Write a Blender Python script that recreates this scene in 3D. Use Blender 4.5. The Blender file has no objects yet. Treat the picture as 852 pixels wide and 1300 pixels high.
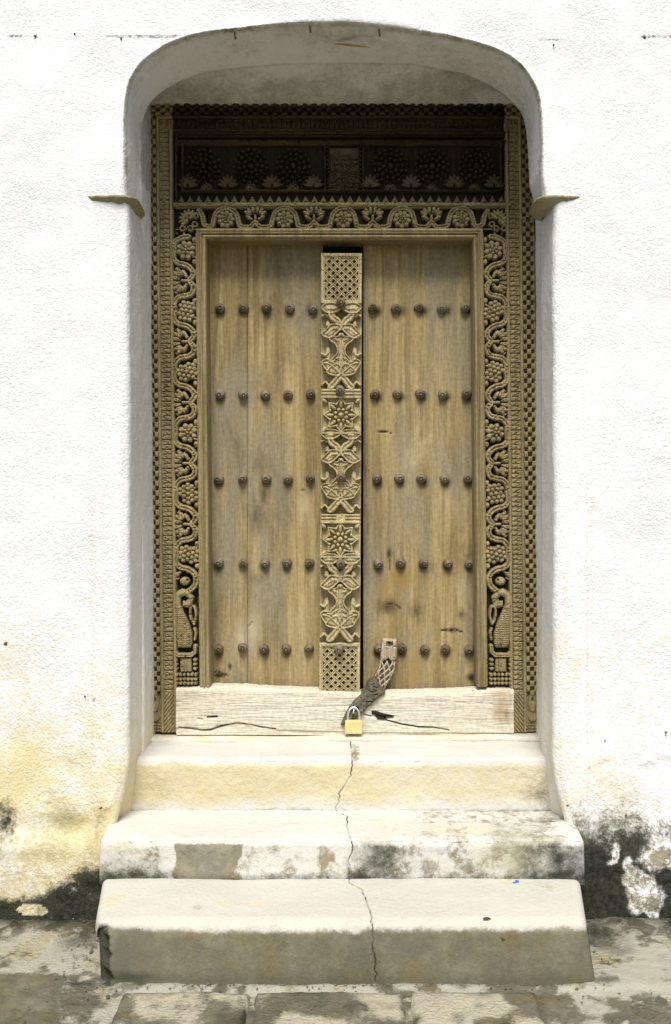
import bpy, math, random
import numpy as np
from mathutils import Vector, Matrix

random.seed(7); rng = np.random.RandomState(11)
scn = bpy.context.scene
COL = scn.collection
R = math.radians

# ------------------------------------------------------------------ camera
FPX = 1264.0            # focal length in pixels of the 852x1300 photograph
DIST = FPX / 300.0      # metres from lens to the plane of the door frame (y = 0)
EYE = 1.614; CX = 434.0; HY = 620.0
cam_d = bpy.data.cameras.new('camera'); cam = bpy.data.objects.new('camera', cam_d); COL.objects.link(cam)
cam_d.sensor_fit = 'VERTICAL'; cam_d.sensor_height = 36.0; cam_d.sensor_width = 24.0
cam_d.lens = FPX / 1300 * 36.0
cam.location = (0, -DIST, EYE); cam.rotation_euler = (R(90), 0, 0)
cam_d.shift_x = (426 - CX) / 1300.0; cam_d.shift_y = -(650 - HY) / 1300.0
cam_d.clip_end = 500; cam_d.clip_start = 0.05
scn.camera = cam

# ------------------------------------------------------------------ light
SUN_EL, SUN_AZ = 56.0, 3.0      # soft overcast light from high in front of the wall, a little from the left
world = bpy.data.worlds.new('World'); scn.world = world; world.use_nodes = True
wn = world.node_tree; bg = wn.nodes['Background']
sky = wn.nodes.new('ShaderNodeTexSky'); sky.sky_type = 'NISHITA'; sky.sun_disc = False
sky.sun_elevation = R(SUN_EL); sky.sun_rotation = R(180 + SUN_AZ)
sky.air_density = 1.0; sky.dust_density = 2.5; sky.ozone_density = 1.0
wn.links.new(sky.outputs[0], bg.inputs[0]); bg.inputs[1].default_value = 0.10
sd = bpy.data.lights.new('sun', 'SUN'); sun = bpy.data.objects.new('sun', sd); COL.objects.link(sun)
sd.energy = 2.9; sd.angle = R(25); sd.color = (1.0, 0.975, 0.93)
sun.location = (0, -4, 6)
d = Vector((math.sin(R(SUN_AZ)) * math.cos(R(SUN_EL)), math.cos(R(SUN_AZ)) * math.cos(R(SUN_EL)), -math.sin(R(SUN_EL))))
sun.rotation_euler = d.to_track_quat('-Z', 'Y').to_euler()
scn.view_settings.view_transform = 'Standard'; scn.view_settings.look = 'None'
scn.view_settings.exposure = 0.54; scn.view_settings.gamma = 1.0
scn.cycles.max_bounces = 6; scn.cycles.diffuse_bounces = 4

# ------------------------------------------------------------------ numpy noise
_T = rng.rand(64, 64, 64).astype(np.float32)
def vnoise(x, y, z=0.0):
    x, y, z = np.broadcast_arrays(np.asarray(x, float), np.asarray(y, float), np.asarray(z, float))
    xi = np.floor(x).astype(int); yi = np.floor(y).astype(int); zi = np.floor(z).astype(int)
    fx = x - xi; fy = y - yi; fz = z - zi
    fx = fx * fx * (3 - 2 * fx); fy = fy * fy * (3 - 2 * fy); fz = fz * fz * (3 - 2 * fz)
    g = lambda a, b, c: _T[(xi + a) & 63, (yi + b) & 63, (zi + c) & 63]
    r = 0
    for a in (0, 1):
        for b in (0, 1):
            for c in (0, 1):
                r = r + g(a, b, c) * (fx if a else 1 - fx) * (fy if b else 1 - fy) * (fz if c else 1 - fz)
    return r
def fbm(x, y, z=0.0, oct=4, gain=.5):
    s = 0; a = 1; t = 0
    for i in range(oct):
        s = s + a * vnoise(np.asarray(x) * 2**i + 7.3 * i, np.asarray(y) * 2**i + 3.1 * i, np.asarray(z) * 2**i + 1.7 * i); t += a; a *= gain
    return s / t
def sm(a, b, x):
    t = np.clip((x - a) / (b - a), 0, 1); return t * t * (3 - 2 * t)

# ------------------------------------------------------------------ photo pixel -> place (only used to read sizes off the photograph)
def sc_(Y): return FPX / (DIST + Y)
def X(px, Y=0.0): return (px - CX) / sc_(Y)
def Z(py, Y=0.0): return EYE + (HY - py) / sc_(Y)

# ------------------------------------------------------------------ object helpers
def mesh_np(name, V, Q, mat, smooth=True, tri=None, attrs=None):
    V = np.asarray(V, np.float32); Q = np.asarray(Q, np.int32).reshape(-1, 4)
    me = bpy.data.meshes.new(name)
    nt = 0 if tri is None else len(tri)
    me.vertices.add(len(V)); me.vertices.foreach_set('co', V.ravel())
    loops = Q.ravel()
    starts = np.arange(len(Q)) * 4; tot = np.full(len(Q), 4)
    if nt:
        T = np.asarray(tri, np.int32).reshape(-1, 3)
        starts = np.concatenate([starts, len(loops) + np.arange(nt) * 3]); tot = np.concatenate([tot, np.full(nt, 3)])
        loops = np.concatenate([loops, T.ravel()])
    me.loops.add(len(loops)); me.loops.foreach_set('vertex_index', loops.astype(np.int32))
    me.polygons.add(len(starts)); me.polygons.foreach_set('loop_start', starts.astype(np.int32))
    me.polygons.foreach_set('loop_total', tot.astype(np.int32))
    me.polygons.foreach_set('use_smooth', np.full(len(starts), bool(smooth)))
    me.update(calc_edges=True); me.validate()
    if attrs:
        for k, a in attrs.items():
            at = me.color_attributes.new(k, 'FLOAT_COLOR', 'POINT')
            c = np.ones((len(V), 4), np.float32); c[:, :a.shape[1]] = a
            at.data.foreach_set('color', c.ravel())
    me.materials.append(mat)
    return me
def link(name, me, parent=None, loc=None, rot=None, scale=None, kind=None, label=None):
    o = bpy.data.objects.new(name, me); COL.objects.link(o)
    if parent: o.parent = parent
    if loc is not None: o.location = loc
    if rot is not None: o.rotation_euler = rot
    if scale is not None: o.scale = scale
    if kind: o['kind'] = kind
    if label: o['label'] = label
    return o
def thing(name, label, cat, loc=(0, 0, 0), group=None):
    o = bpy.data.objects.new(name, None); COL.objects.link(o); o.location = loc; o.empty_display_size = .1
    o['label'] = label; o['category'] = cat
    if group: o['group'] = group
    return o
def box_np(x0, x1, y0, y1, z0, z1):
    V = [(x0,y0,z0),(x1,y0,z0),(x1,y1,z0),(x0,y1,z0),(x0,y0,z1),(x1,y0,z1),(x1,y1,z1),(x0,y1,z1)]
    Q = [(0,3,2,1),(4,5,6,7),(0,1,5,4),(1,2,6,5),(2,3,7,6),(3,0,4,7)]
    return V, Q
def merge(parts):
    V = []; Q = []; n = 0
    for v, q in parts:
        V.append(np.asarray(v, float)); Q.append(np.asarray(q, int).reshape(-1, 4) + n); n += len(v)
    return np.concatenate(V), np.concatenate(Q)
def box(name, b, mat, parent=None, **k):
    V, Q = box_np(*b); return link(name, mesh_np(name, V, Q, mat, False), parent, **k)
def grid_q(nu, nv):
    i = np.arange(nu - 1)[:, None]; j = np.arange(nv - 1)[None, :]
    a = i * nv + j
    return np.stack([a, a + nv, a + nv + 1, a + 1], -1).reshape(-1, 4)
def tube(pts, r, seg=8, closed=False):
    P = [Vector(p) for p in pts]; n = len(P); V = []; rr = r if hasattr(r, '__len__') else [r] * n
    for i, p in enumerate(P):
        t = (P[(i + 1) % n if closed else min(i + 1, n - 1)] - P[(i - 1) % n if closed else max(i - 1, 0)]).normalized()
        a = t.cross(Vector((0, 1, 0)));
        if a.length < 1e-3: a = t.cross(Vector((1, 0, 0)))
        a.normalize(); b = t.cross(a)
        for k in range(seg):
            w = 2 * math.pi * k / seg; V.append(p + (a * math.cos(w) + b * math.sin(w)) * rr[i])
    Q = []
    for i in range(n if closed else n - 1):
        for k in range(seg):
            a0 = i * seg + k; a1 = i * seg + (k + 1) % seg; b0 = ((i + 1) % n) * seg + k; b1 = ((i + 1) % n) * seg + (k + 1) % seg
            Q.append((a0, a1, b1, b0))
    if not closed:
        for base, c in ((0, P[0]), ((n - 1) * seg, P[-1])):
            V.append(c); m = len(V) - 1
            for k in range(0, seg, 2): Q.append((m, base + k, base + (k + 1) % seg, base + (k + 2) % seg))
    return [tuple(v) for v in V], Q
def catmull(pts, n=8):
    P = np.asarray(pts, float); out = []
    E = np.vstack([2 * P[0] - P[1], P, 2 * P[-1] - P[-2]])
    for i in range(1, len(E) - 2):
        for t in np.linspace(0, 1, n, endpoint=False):
            a, b, c, d_ = E[i-1], E[i], E[i+1], E[i+2]
            out.append(.5 * ((2*b) + (-a+c)*t + (2*a-5*b+4*c-d_)*t*t + (-a+3*b-3*c+d_)*t**3))
    out.append(P[-1]); return np.array(out)

# ------------------------------------------------------------------ signed distance tools for carving (units: photo pixels at the carved plane)
def d_seg(U, V, pts):
    P = np.asarray(pts, float); d = np.full(U.shape, 1e9)
    for a, b in zip(P[:-1], P[1:]):
        ab = b - a; L = ab @ ab + 1e-9
        t = np.clip(((U - a[0]) * ab[0] + (V - a[1]) * ab[1]) / L, 0, 1)
        d = np.minimum(d, np.hypot(U - a[0] - t * ab[0], V - a[1] - t * ab[1]))
    return d
def d_poly(U, V, pts):      # negative inside
    P = np.asarray(pts, float); d = d_seg(U, V, np.vstack([P, P[:1]])); ins = np.zeros(U.shape, bool)
    for a, b in zip(P, np.roll(P, -1, 0)):
        c = (a[1] > V) != (b[1] > V)
        with np.errstate(divide='ignore', invalid='ignore'):
            xi = (b[0] - a[0]) * (V - a[1]) / (b[1] - a[1] + 1e-12) + a[0]
        ins ^= c & (U < xi)
    return np.where(ins, -d, d)
def d_ell(U, V, cx, cy, rx, ry, ang=0.0):
    c, s = math.cos(ang), math.sin(ang); x = (U - cx) * c + (V - cy) * s; y = -(U - cx) * s + (V - cy) * c
    k = np.sqrt((x / rx) ** 2 + (y / ry) ** 2); return (k - 1) * min(rx, ry)
def dome(d, r, top, base):  # rounded body of half-width r, from base height to top
    k = np.clip(-d / r, 0, 1); return np.where(d < 0, base + (top - base) * np.sqrt(1 - (1 - k) ** 2), 0)
def stroke(d, r, top, base, groove=0.0):
    h = dome(d - r, r, top, base)
    if groove: h = h - np.where(d < r, groove * np.exp(-(d / (r * .33)) ** 2), 0)
    return h
def cc(P, n=4):
    P = np.asarray(P, float); m = len(P); return catmull(np.vstack([P[-2:], P, P[:2]]), n)[2 * n:-2 * n - 1 + 0][:m * n]
def rim(d, top, lo, w=1.5, cut=.8): # plateau with raised rim and a groove inside it
    h = np.where(d < 0, top, 0)
    return h - np.where(d < 0, .75 * lo * (sm(w, w + cut, -d) - .55 * sm(w + cut + .8, w + cut + 2.2, -d)), 0)

def relief_mesh(name, fn, u0, u1, v0, v1, mat, res=.5, Y=0.02, origin=(0, 0), shear=0.0, wear=1.0):
    """carved ornament: a sheet of real relief standing H metres proud of the plane Y (u right, v up, in photo pixels at y=0)"""
    nu = int((u1 - u0) / res) + 1; nv = int((v1 - v0) / res) + 1
    u = np.linspace(u0, u1, nu); v = np.linspace(v0, v1, nv); U, V = np.meshgrid(u, v, indexing='ij')
    H = fn(U, V)
    s = 1 / 300.0
    H = H + np.where(H > .003, (fbm(U * .9, V * .9, 3.3, 3) - .5) * .0036 * (.35 + .65 * wear) + wear * (fbm(U * .12, V * .12, 8.3, 3) - .5) * .006 - wear * .006 * sm(.66, .74, fbm(U * .22, V * .22, 5.1, 3)), 0)
    keep = H > 1e-4; Hc = np.maximum(H, 0)
    P = np.stack([(U - origin[0]) * s - shear * (V * s), Y - Hc, (V - origin[1]) * s + (EYE if origin == (0, 0) else 0)], -1).reshape(-1, 3)
    Q = grid_q(nu, nv); k = keep.ravel(); m = k[Q].any(1); Q = Q[m]
    used = np.zeros(len(P), bool); used[Q.ravel()] = True; idx = np.cumsum(used) - 1
    return mesh_np(name, P[used], idx[Q], mat, True)

# ------------------------------------------------------------------ materials
def nd(nt, t, **k):
    n = nt.nodes.new(t)
    for a, b in k.items():
        if a.startswith('i_'): n.inputs[a[2:].replace('_', ' ')].default_value = b
        else: setattr(n, a, b)
    return n
def noise(nt, vec, scale, detail=4, rough=.55, dist=0):
    n = nd(nt, 'ShaderNodeTexNoise'); n.inputs['Scale'].default_value = scale; n.inputs['Detail'].default_value = detail
    n.inputs['Roughness'].default_value = rough; n.inputs['Distortion'].default_value = dist
    nt.links.new(vec, n.inputs['Vector']); return n.outputs['Fac']
def mapv(nt, vec, scale, loc=(0,0,0)):
    m = nd(nt, 'ShaderNodeMapping'); m.inputs['Scale'].default_value = scale; m.inputs['Location'].default_value = loc
    nt.links.new(vec, m.inputs['Vector']); return m.outputs[0]
def mr(nt, val, a, b, c=0.0, d_=1.0, smooth=True):
    m = nd(nt, 'ShaderNodeMapRange'); m.interpolation_type = 'SMOOTHSTEP' if smooth else 'LINEAR'
    for i, x in enumerate((a, b, c, d_)): m.inputs[i + 1].default_value = x
    nt.links.new(val, m.inputs[0]); return m.outputs[0]
def mth(nt, op, a, b=None, c=None):
    m = nd(nt, 'ShaderNodeMath', operation=op)
    for i, x in enumerate((a, b, c)):
        if x is None: continue
        if isinstance(x, (int, float)): m.inputs[i].default_value = x
        else: nt.links.new(x, m.inputs[i])
    return m.outputs[0]
def mix(nt, fac, a, b):
    m = nd(nt, 'ShaderNodeMix', data_type='RGBA')
    for sock, x in ((m.inputs['Factor'], fac), (m.inputs[6], a), (m.inputs[7], b)):
        if isinstance(x, (int, float)): sock.default_value = x
        elif isinstance(x, tuple): sock.default_value = (*x, 1)
        else: nt.links.new(x, sock)
    return m.outputs[2]
def bump(nt, h, strength, dist, normal=None):
    b = nd(nt, 'ShaderNodeBump'); b.inputs['Strength'].default_value = strength; b.inputs['Distance'].default_value = dist
    nt.links.new(h, b.inputs['Height'])
    if normal is not None: nt.links.new(normal, b.inputs['Normal'])
    return b.outputs[0]
def newmat(name):
    m = bpy.data.materials.new(name); m.use_nodes = True; nt = m.node_tree; return m, nt, nt.nodes['Principled BSDF']

def wood(name, light, dark, grey, along='z', patch=.5, rough=.8, fine=1.0, stain=False, bumpk=1.0, blotch=0):
    m, nt, p = newmat(name)
    tc = nd(nt, 'ShaderNodeNewGeometry').outputs['Position']
    sv = {'z': (55, 30, 2.2), 'x': (2.2, 30, 55)}[along]
    sv2 = {'z': (260, 160, 9), 'x': (9, 160, 260)}[along]
    sv3 = {'z': (7, 5, 1.6), 'x': (1.6, 5, 7)}[along]
    g1 = noise(nt, mapv(nt, tc, sv), 1, 5, .6, .4); g2 = noise(nt, mapv(nt, tc, sv2), 1, 3, .6)
    g3 = noise(nt, mapv(nt, tc, sv3, (3, 1, 2)), 1, 4, .6); g4 = noise(nt, tc, 60, 3, .6)
    c = mix(nt, mr(nt, mth(nt, 'ADD', mth(nt, 'MULTIPLY', g1, .6), mth(nt, 'MULTIPLY', noise(nt, mapv(nt, tc, tuple(v * .35 for v in sv), (7, 2, 5)), 1, 4, .55), .4)), .34, .66), dark, light)
    c = mix(nt, mth(nt, 'MULTIPLY', mr(nt, g3, .42, .66), patch), c, grey)
    if blotch:
        g6 = noise(nt, mapv(nt, tc, (5.5, 5, 2.2), (9, 3, 1)), 1, 6, .68, .6)
        c = mix(nt, mth(nt, 'MULTIPLY', mr(nt, g6, .50, .72), .62), c, (.125, .090, .045)); c = mix(nt, mth(nt, 'MULTIPLY', mr(nt, g6, .46, .28), .5), c, (.44, .36, .20))
    f = mr(nt, g2, .3, .62, 1 - .34 * fine, 1.08)
    g5 = mr(nt, g4, .3, .7, .86, 1.1)
    mm = nd(nt, 'ShaderNodeVectorMath', operation='SCALE'); nt.links.new(c, mm.inputs[0]); nt.links.new(mth(nt, 'MULTIPLY', f, g5), mm.inputs['Scale']); c = mm.outputs[0]
    if stain:
        at = nd(nt, 'ShaderNodeVertexColor', layer_name='A'); sp = nd(nt, 'ShaderNodeSeparateColor'); nt.links.new(at.outputs[0], sp.inputs[0])
        nz = noise(nt, mapv(nt, tc, (30, 30, 9)), 1, 5, .65)
        def msk(o, k=.7): return mr(nt, mth(nt, 'ADD', o, mth(nt, 'MULTIPLY', mth(nt, 'SUBTRACT', nz, .5), k)), .12, .85)
        c = mix(nt, msk(sp.outputs[0]), c, (.035, .022, .012))
        c = mix(nt, mth(nt, 'MULTIPLY', msk(sp.outputs[1]), .75), c, (.27, .165, .05))
        c = mix(nt, mth(nt, 'MULTIPLY', msk(sp.outputs[2]), .8), c, (.50, .42, .29))
    nt.links.new(c, p.inputs['Base Color']); p.inputs['Roughness'].default_value = rough; p.inputs['Specular IOR Level'].default_value = .08 if light[0] < .1 else .25
    h = mth(nt, 'ADD', mth(nt, 'MULTIPLY', g2, .5), g1)
    nt.links.new(bump(nt, h, .55 * bumpk, .004), p.inputs['Normal'])
    return m

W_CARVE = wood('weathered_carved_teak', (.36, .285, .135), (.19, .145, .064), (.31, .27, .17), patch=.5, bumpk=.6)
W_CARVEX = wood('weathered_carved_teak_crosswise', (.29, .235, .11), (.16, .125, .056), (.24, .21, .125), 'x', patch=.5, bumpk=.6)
W_SHADE = wood('shade_darkened_teak', (.070, .050, .022), (.022, .016, .007), (.045, .036, .020), 'x', patch=.4, bumpk=.6)  # lintel teak with the shade of the arched recess put into its colour
W_BACK = wood('shade_black_backing_board', (.030, .023, .011), (.016, .012, .006), (.025, .020, .012), patch=.4)  # near-black so the colour itself paints the shade in the gaps behind
W_PLANK = wood('weathered_teak_planks', (.40, .305, .138), (.205, .150, .062), (.24, .207, .135), patch=.85, stain=True, fine=.35, bumpk=.9, blotch=1)
W_LIT = wood('lit_lintel_carving', (.105, .080, .038), (.05, .038, .018), (.08, .068, .038), 'x', patch=.5, bumpk=.6)  # lighter copy of the lintel wood, painting in the stronger light lower down
W_POST = wood('pale_carved_teak', (.50, .41, .215), (.31, .245, .12), (.43, .37, .22), patch=.5, bumpk=.5)
W_BEAM = wood('bleached_threshold_timber', (.62, .57, .455), (.50, .455, .35), (.54, .51, .42), 'x', patch=.7, stain=True, fine=.14, bumpk=.45)
W_STUD = wood('dark_turned_studs', (.19, .15, .09), (.055, .04, .025), (.22, .20, .145), patch=.6, fine=0, bumpk=.4, rough=.68)
W_HASP = wood('grey_brown_hasp_wood', (.15, .125, .075), (.06, .048, .028), (.14, .13, .09), patch=.6, rough=.6)
W_HASPL = wood('pale_hasp_plate', (.46, .39, .27), (.32, .26, .16), (.40, .36, .27), patch=.5)

def plaster(name, base, bumpamt=1.0, grain=1.0, soft=1.0, bs=62, yellow=(.72, .58, .27), cement=(.19, .17, .115), mould=(.018, .020, .014), fineg=150, rough=.9):
    """lime plaster; vertex masks A = (mould, yellowing, bare cement), B = (dirt, green, white repair)"""
    m, nt, p = newmat(name)
    pos = nd(nt, 'ShaderNodeNewGeometry').outputs['Position']
    A = nd(nt, 'ShaderNodeVertexColor', layer_name='A'); B = nd(nt, 'ShaderNodeVertexColor', layer_name='B')
    sa = nd(nt, 'ShaderNodeSeparateColor'); sb = nd(nt, 'ShaderNodeSeparateColor')
    nt.links.new(A.outputs[0], sa.inputs[0]); nt.links.new(B.outputs[0], sb.inputs[0])
    n1 = noise(nt, pos, 14, 6, .68); n2 = noise(nt, pos, 55, 5, .7); n3 = noise(nt, pos, 3.1, 5, .6); n4 = noise(nt, pos, fineg, 4, .65)
    nn = mth(nt, 'ADD', mth(nt, 'ADD', mth(nt, 'MULTIPLY', n1, .45), mth(nt, 'MULTIPLY', n2, .35)), mth(nt, 'MULTIPLY', n4, .2))
    def msk(o, k, lo=.3, hi=.7, src=nn):
        c_, h_ = (lo + hi) / 2, (hi - lo) / 2 * soft
        gate = mth(nt, 'MINIMUM', mth(nt, 'MULTIPLY', o, 5.0), 1.0)
        return mr(nt, mth(nt, 'MULTIPLY', gate, mth(nt, 'ADD', o, mth(nt, 'MULTIPLY', mth(nt, 'SUBTRACT', src, .5), k))), c_ - h_, c_ + h_)
    c = mix(nt, mr(nt, n3, .35, .7), base, tuple(x * .94 for x in base)); c = mix(nt, mr(nt, n2, .45, .75), c, mix(nt, .12, c, (.45, .42, .33)))
    c = mix(nt, mth(nt, 'MULTIPLY', msk(sa.outputs[1], 2.0, .2, .95), .85), c, yellow)
    c = mix(nt, mth(nt, 'MULTIPLY', msk(sb.outputs[1], 1.9, .1, .95), .75), c, (.20, .20, .09))
    c = mix(nt, mth(nt, 'MULTIPLY', msk(sa.outputs[2], 2.0, .38, .62), .95), c, mix(nt, mr(nt, noise(nt, mapv(nt, pos, (9, 9, 4.5), (4, 4, 4)), 1, 5, .65), .36, .64), mix(nt, mr(nt, n1, .35, .65), cement, tuple(x * 1.75 for x in cement)), mix(nt, mr(nt, n3, .4, .6), (cement[0] * 1.35, cement[1] * 1.15, cement[2] * .85), (cement[0] * .95, cement[1] * 1.0, cement[2] * 1.1))))
    c = mix(nt, msk(sa.outputs[0], 2.4, .22, .92), c, mix(nt, mr(nt, n2, .35, .65), mould, (.048, .048, .032)))
    c = mix(nt, msk(sb.outputs[0], 1.2, .35, .65), c, (.07, .055, .03))
    spk = mth(nt, 'MULTIPLY', mr(nt, noise(nt, pos, 75, 3, .6), .74, .80), .35)
    c = mix(nt, spk, c, (.25, .2, .12))
    nt.links.new(c, p.inputs['Base Color']); p.inputs['Roughness'].default_value = rough; p.inputs['Specular IOR Level'].default_value = .15
    n5 = noise(nt, pos, bs, 3, .6); b1 = bump(nt, mth(nt, 'MULTIPLY', mr(nt, n5, .38, .75, smooth=False), mth(nt, 'ADD', mr(nt, noise(nt, pos, 4.5, 4, .6), .35, .65, .35, 1.2), mth(nt, 'MULTIPLY', sa.outputs[1], 1.1))), .6 * bumpamt, .007)
    nt.links.new(bump(nt, n4, .45 * grain, .004, b1), p.inputs['Normal'])
    return m
P_WALL = plaster('rough_lime_render', (.80, .795, .78), .55, bs=85)
P_STEP = plaster('whitewashed_step_plaster', (.60, .585, .53), .42, soft=1.6, yellow=(.60, .50, .265))
P_BLOCK = plaster('cement_step', (.60, .59, .54), .45, soft=2.6, cement=(.125, .115, .07))
P_GROUND = plaster('mottled_pavement', (.36, .34, .275), 1.2, soft=1.9, cement=(.095, .088, .06))
def simple(name, c, rough=.5, metal=0.0, nscale=40, amt=.2):
    m, nt, p = newmat(name); pos = nd(nt, 'ShaderNodeNewGeometry').outputs['Position']
    n = noise(nt, pos, nscale, 4); nt.links.new(mix(nt, n, tuple(x * (1 - amt) for x in c), tuple(min(1, x * (1 + amt)) for x in c)), p.inputs['Base Color'])
    p.inputs['Roughness'].default_value = rough; p.inputs['Metallic'].default_value = metal
    nt.links.new(bump(nt, n, .15, .002), p.inputs['Normal']); return m
M_BRASS = simple('brushed_brass', (.90, .68, .30), .5, .45)
M_STEEL = simple('bright_steel', (.85, .84, .82), .25, .9, amt=.05)
M_RUST = simple('rusty_iron', (.10, .045, .02), .8)
M_BLUE = simple('blue_plastic', (.06, .16, .5), .5)
M_FLAKE = simple('ochre_flake', (.42, .28, .08), .9)
M_IMPOST = plaster('stained_impost_plaster', (.30, .27, .17), .8)
M_SHELL = simple('dark_room_plaster', (.12, .11, .10), .9)

# ================================================================== SETTING: ground
def masks(n): return np.zeros((n, 3), np.float32), np.zeros((n, 3), np.float32)
YW = -.46     # plane of the wall face
def blob(x, z, cx, cz, rx, rz): return np.clip(1 - np.sqrt(((x - cx) / rx) ** 2 + ((z - cz) / rz) ** 2), -1, 1)
xs = np.concatenate([np.linspace(-60, -1.6, 14)[:-1], np.linspace(-1.6, 1.6, 330), np.linspace(1.6, 60, 14)[1:]])
ys = np.concatenate([np.linspace(-60, -1.8, 16)[:-1], np.linspace(-1.8, -.3, 170), np.linspace(-.3, 60, 14)[1:]])
GX, GY = np.meshgrid(xs, ys, indexing='ij')
near = sm(2.0, 1.2, np.abs(GX)) * sm(-2.1, -1.6, GY)
GZ = ((fbm(GX * 3, GY * 3, 1) - .5) * .02 + (fbm(GX * 14, GY * 14, 2) - .5) * .012 + (fbm(GX * 45, GY * 45, 5, 2) - .5) * .005) * near
# raised kerb-like strip right in front of the lowest step, then the joint of the slab row
GZ += .008 * near * sm(-1.02, -1.0, GY) * sm(-.75, -.72, GX)
GZ -= .012 * np.exp(-((GY + 1.035 + .006 * (fbm(GX * 9, 0, 4) - .5)) / .006) ** 2) * near * sm(-.72, -.68, GX) * sm(.62, .5, GX)
A, B = masks(GX.size); x = GX.ravel(); y = GY.ravel()
n = fbm(x * 5, y * 5, 9, 5); n2 = fbm(x * 13, y * 13, 12, 4)
A[:, 2] = np.clip(.46 + (n - .5) * 2.4 + (fbm(x * 28, y * 28, 3, 4) - .5) * 1.6 + .2 * (y < -1.04), 0, 1)
A[:, 2] = np.maximum(A[:, 2], sm(-.86, -.96, x + .35 * (y + 1.0)) * sm(-.86, -.94, y))         # wet cement patch, left front
A[:, 2] *= 1 - .9 * blob(x, y, -1.05, -.70, .35, .16).clip(0, 1)
wallm = np.exp(-((y - YW) / .10) ** 2)
A[:, 0] = np.clip(wallm * .95 + .55 * (n2 > .6) * (np.abs(x) < 2) * .6, 0, 1)
A[:, 0] = np.maximum(A[:, 0], .8 * blob(x, y, -.93, -.62, .13, .24).clip(0, 1) + .0)
A[:, 0] = np.maximum(A[:, 0], 1.1 * blob(x, y, .92, -.60, .16, .28).clip(0, 1))
A[:, 0] = np.maximum(A[:, 0], .75 * np.exp(-((y + .965) / .022) ** 2) * (np.abs(x) < .9))
A[:, 1] = np.clip((n2 - .5) * 2, 0, .5)
gm = mesh_np('ground', np.stack([GX, GY, GZ], -1).reshape(-1, 3), grid_q(len(xs), len(ys)), P_GROUND, True, attrs={'A': A, 'B': B})
link('ground', gm, kind='structure')

# grit and small stones lying in the corners
def grit():
    V = []; Q = []; T = []
    for i in range(520):
        m = i % 4
        if m == 0: gx, gy = rng.uniform(-.86, .86), -.985 - abs(rng.normal(0, .018))
        elif m == 1: gx, gy = rng.choice([-1, 1]) * rng.uniform(.86, 1.4), YW - .02 - abs(rng.normal(0, .05))
        elif m == 2: gx, gy = rng.uniform(-1.4, 1.4), rng.uniform(-1.30, -.99)
        else: gx, gy = rng.choice([-1, 1]) * (.86 + abs(rng.normal(0, .05))), rng.uniform(-.95, -.5)
        r_ = rng.uniform(.0018, .0055) * (1.6 if rng.rand() < .07 else 1); n = len(V); a = rng.rand() * 3
        for k in range(4): V.append((gx + r_ * math.cos(a + k * 1.57) * rng.uniform(.7, 1.3), gy + r_ * math.sin(a + k * 1.57) * rng.uniform(.7, 1.3), .006 + r_ * .2))
        V.append((gx, gy, .006 + r_ * rng.uniform(.7, 1.2)))
        T += [(n, n + 1, n + 4), (n + 1, n + 2, n + 4), (n + 2, n + 3, n + 4), (n + 3, n, n + 4)]
    Q = np.zeros((0, 4), int); A, B = masks(len(V)); A[:, 2] = .55 + rng.rand(len(V)) * .45; A[:, 0] = rng.rand(len(V)) * .45
    link('grit', mesh_np('grit', V, Q, P_GROUND, False, tri=T, attrs={'A': A, 'B': B}), kind='stuff', label='loose grit and tiny stones along the foot of the steps and wall')
grit()
# pavement slabs in front of the steps
pav = bpy.data.objects.new('pavement', None); COL.objects.link(pav); pav['kind'] = 'structure'
def slab(x0, x1, y0, y1, seed):
    nx, ny = max(8, int((x1 - x0) / .012)), max(8, int((y1 - y0) / .012))
    u = np.linspace(0, 1, nx); v = np.linspace(0, 1, ny); U, V = np.meshgrid(u, v, indexing='ij')
    XX = x0 + (x1 - x0) * U; YY = y0 + (y1 - y0) * V
    e = np.minimum(np.minimum(U, 1 - U) * (x1 - x0), np.minimum(V, 1 - V) * (y1 - y0))
    wob = (fbm(XX * 12, YY * 12, seed) - .5) * .02
    XX = XX + wob * (e < .03); YY = YY + wob * (e < .03)
    ZZ = .018 - .028 * np.exp(-e / .006) + (fbm(XX * 7, YY * 7, seed + 2) - .5) * .012 + (fbm(XX * 38, YY * 38, seed, 3) - .5) * .006
    A, B = masks(XX.size); n = fbm(XX * 7, YY * 7, seed + 5, 5).ravel(); ed = np.exp(-e / .02).ravel()
    A[:, 2] = np.clip(.42 + (n - .5) * 3.6, 0, 1); A[:, 0] = np.clip(ed * .75 + (fbm(XX*14, YY*14, seed+3).ravel() - .56) * 2.5, 0, 1); A[:, 1] = .25
    link('slab', mesh_np('slab', np.stack([XX, YY, ZZ], -1).reshape(-1, 3), grid_q(nx, ny), P_GROUND, True, attrs={'A': A, 'B': B}), pav)
for i, (a, b) in enumerate(((-.70, -.285), (-.275, .20), (.21, .62))): slab(a, b, -1.42, -1.045, i * 3)
for i, (a, b) in enumerate(((-1.9, -1.3), (-1.28, -.72), (.64, 1.2), (1.22, 1.9))): slab(a, b, -1.9, -1.43, 20 + i * 3)
for i, (a, b) in enumerate(((-.70, -.2), (-.19, .3), (.31, .62))): slab(a, b, -1.9, -1.43, 40 + i * 3)

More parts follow.
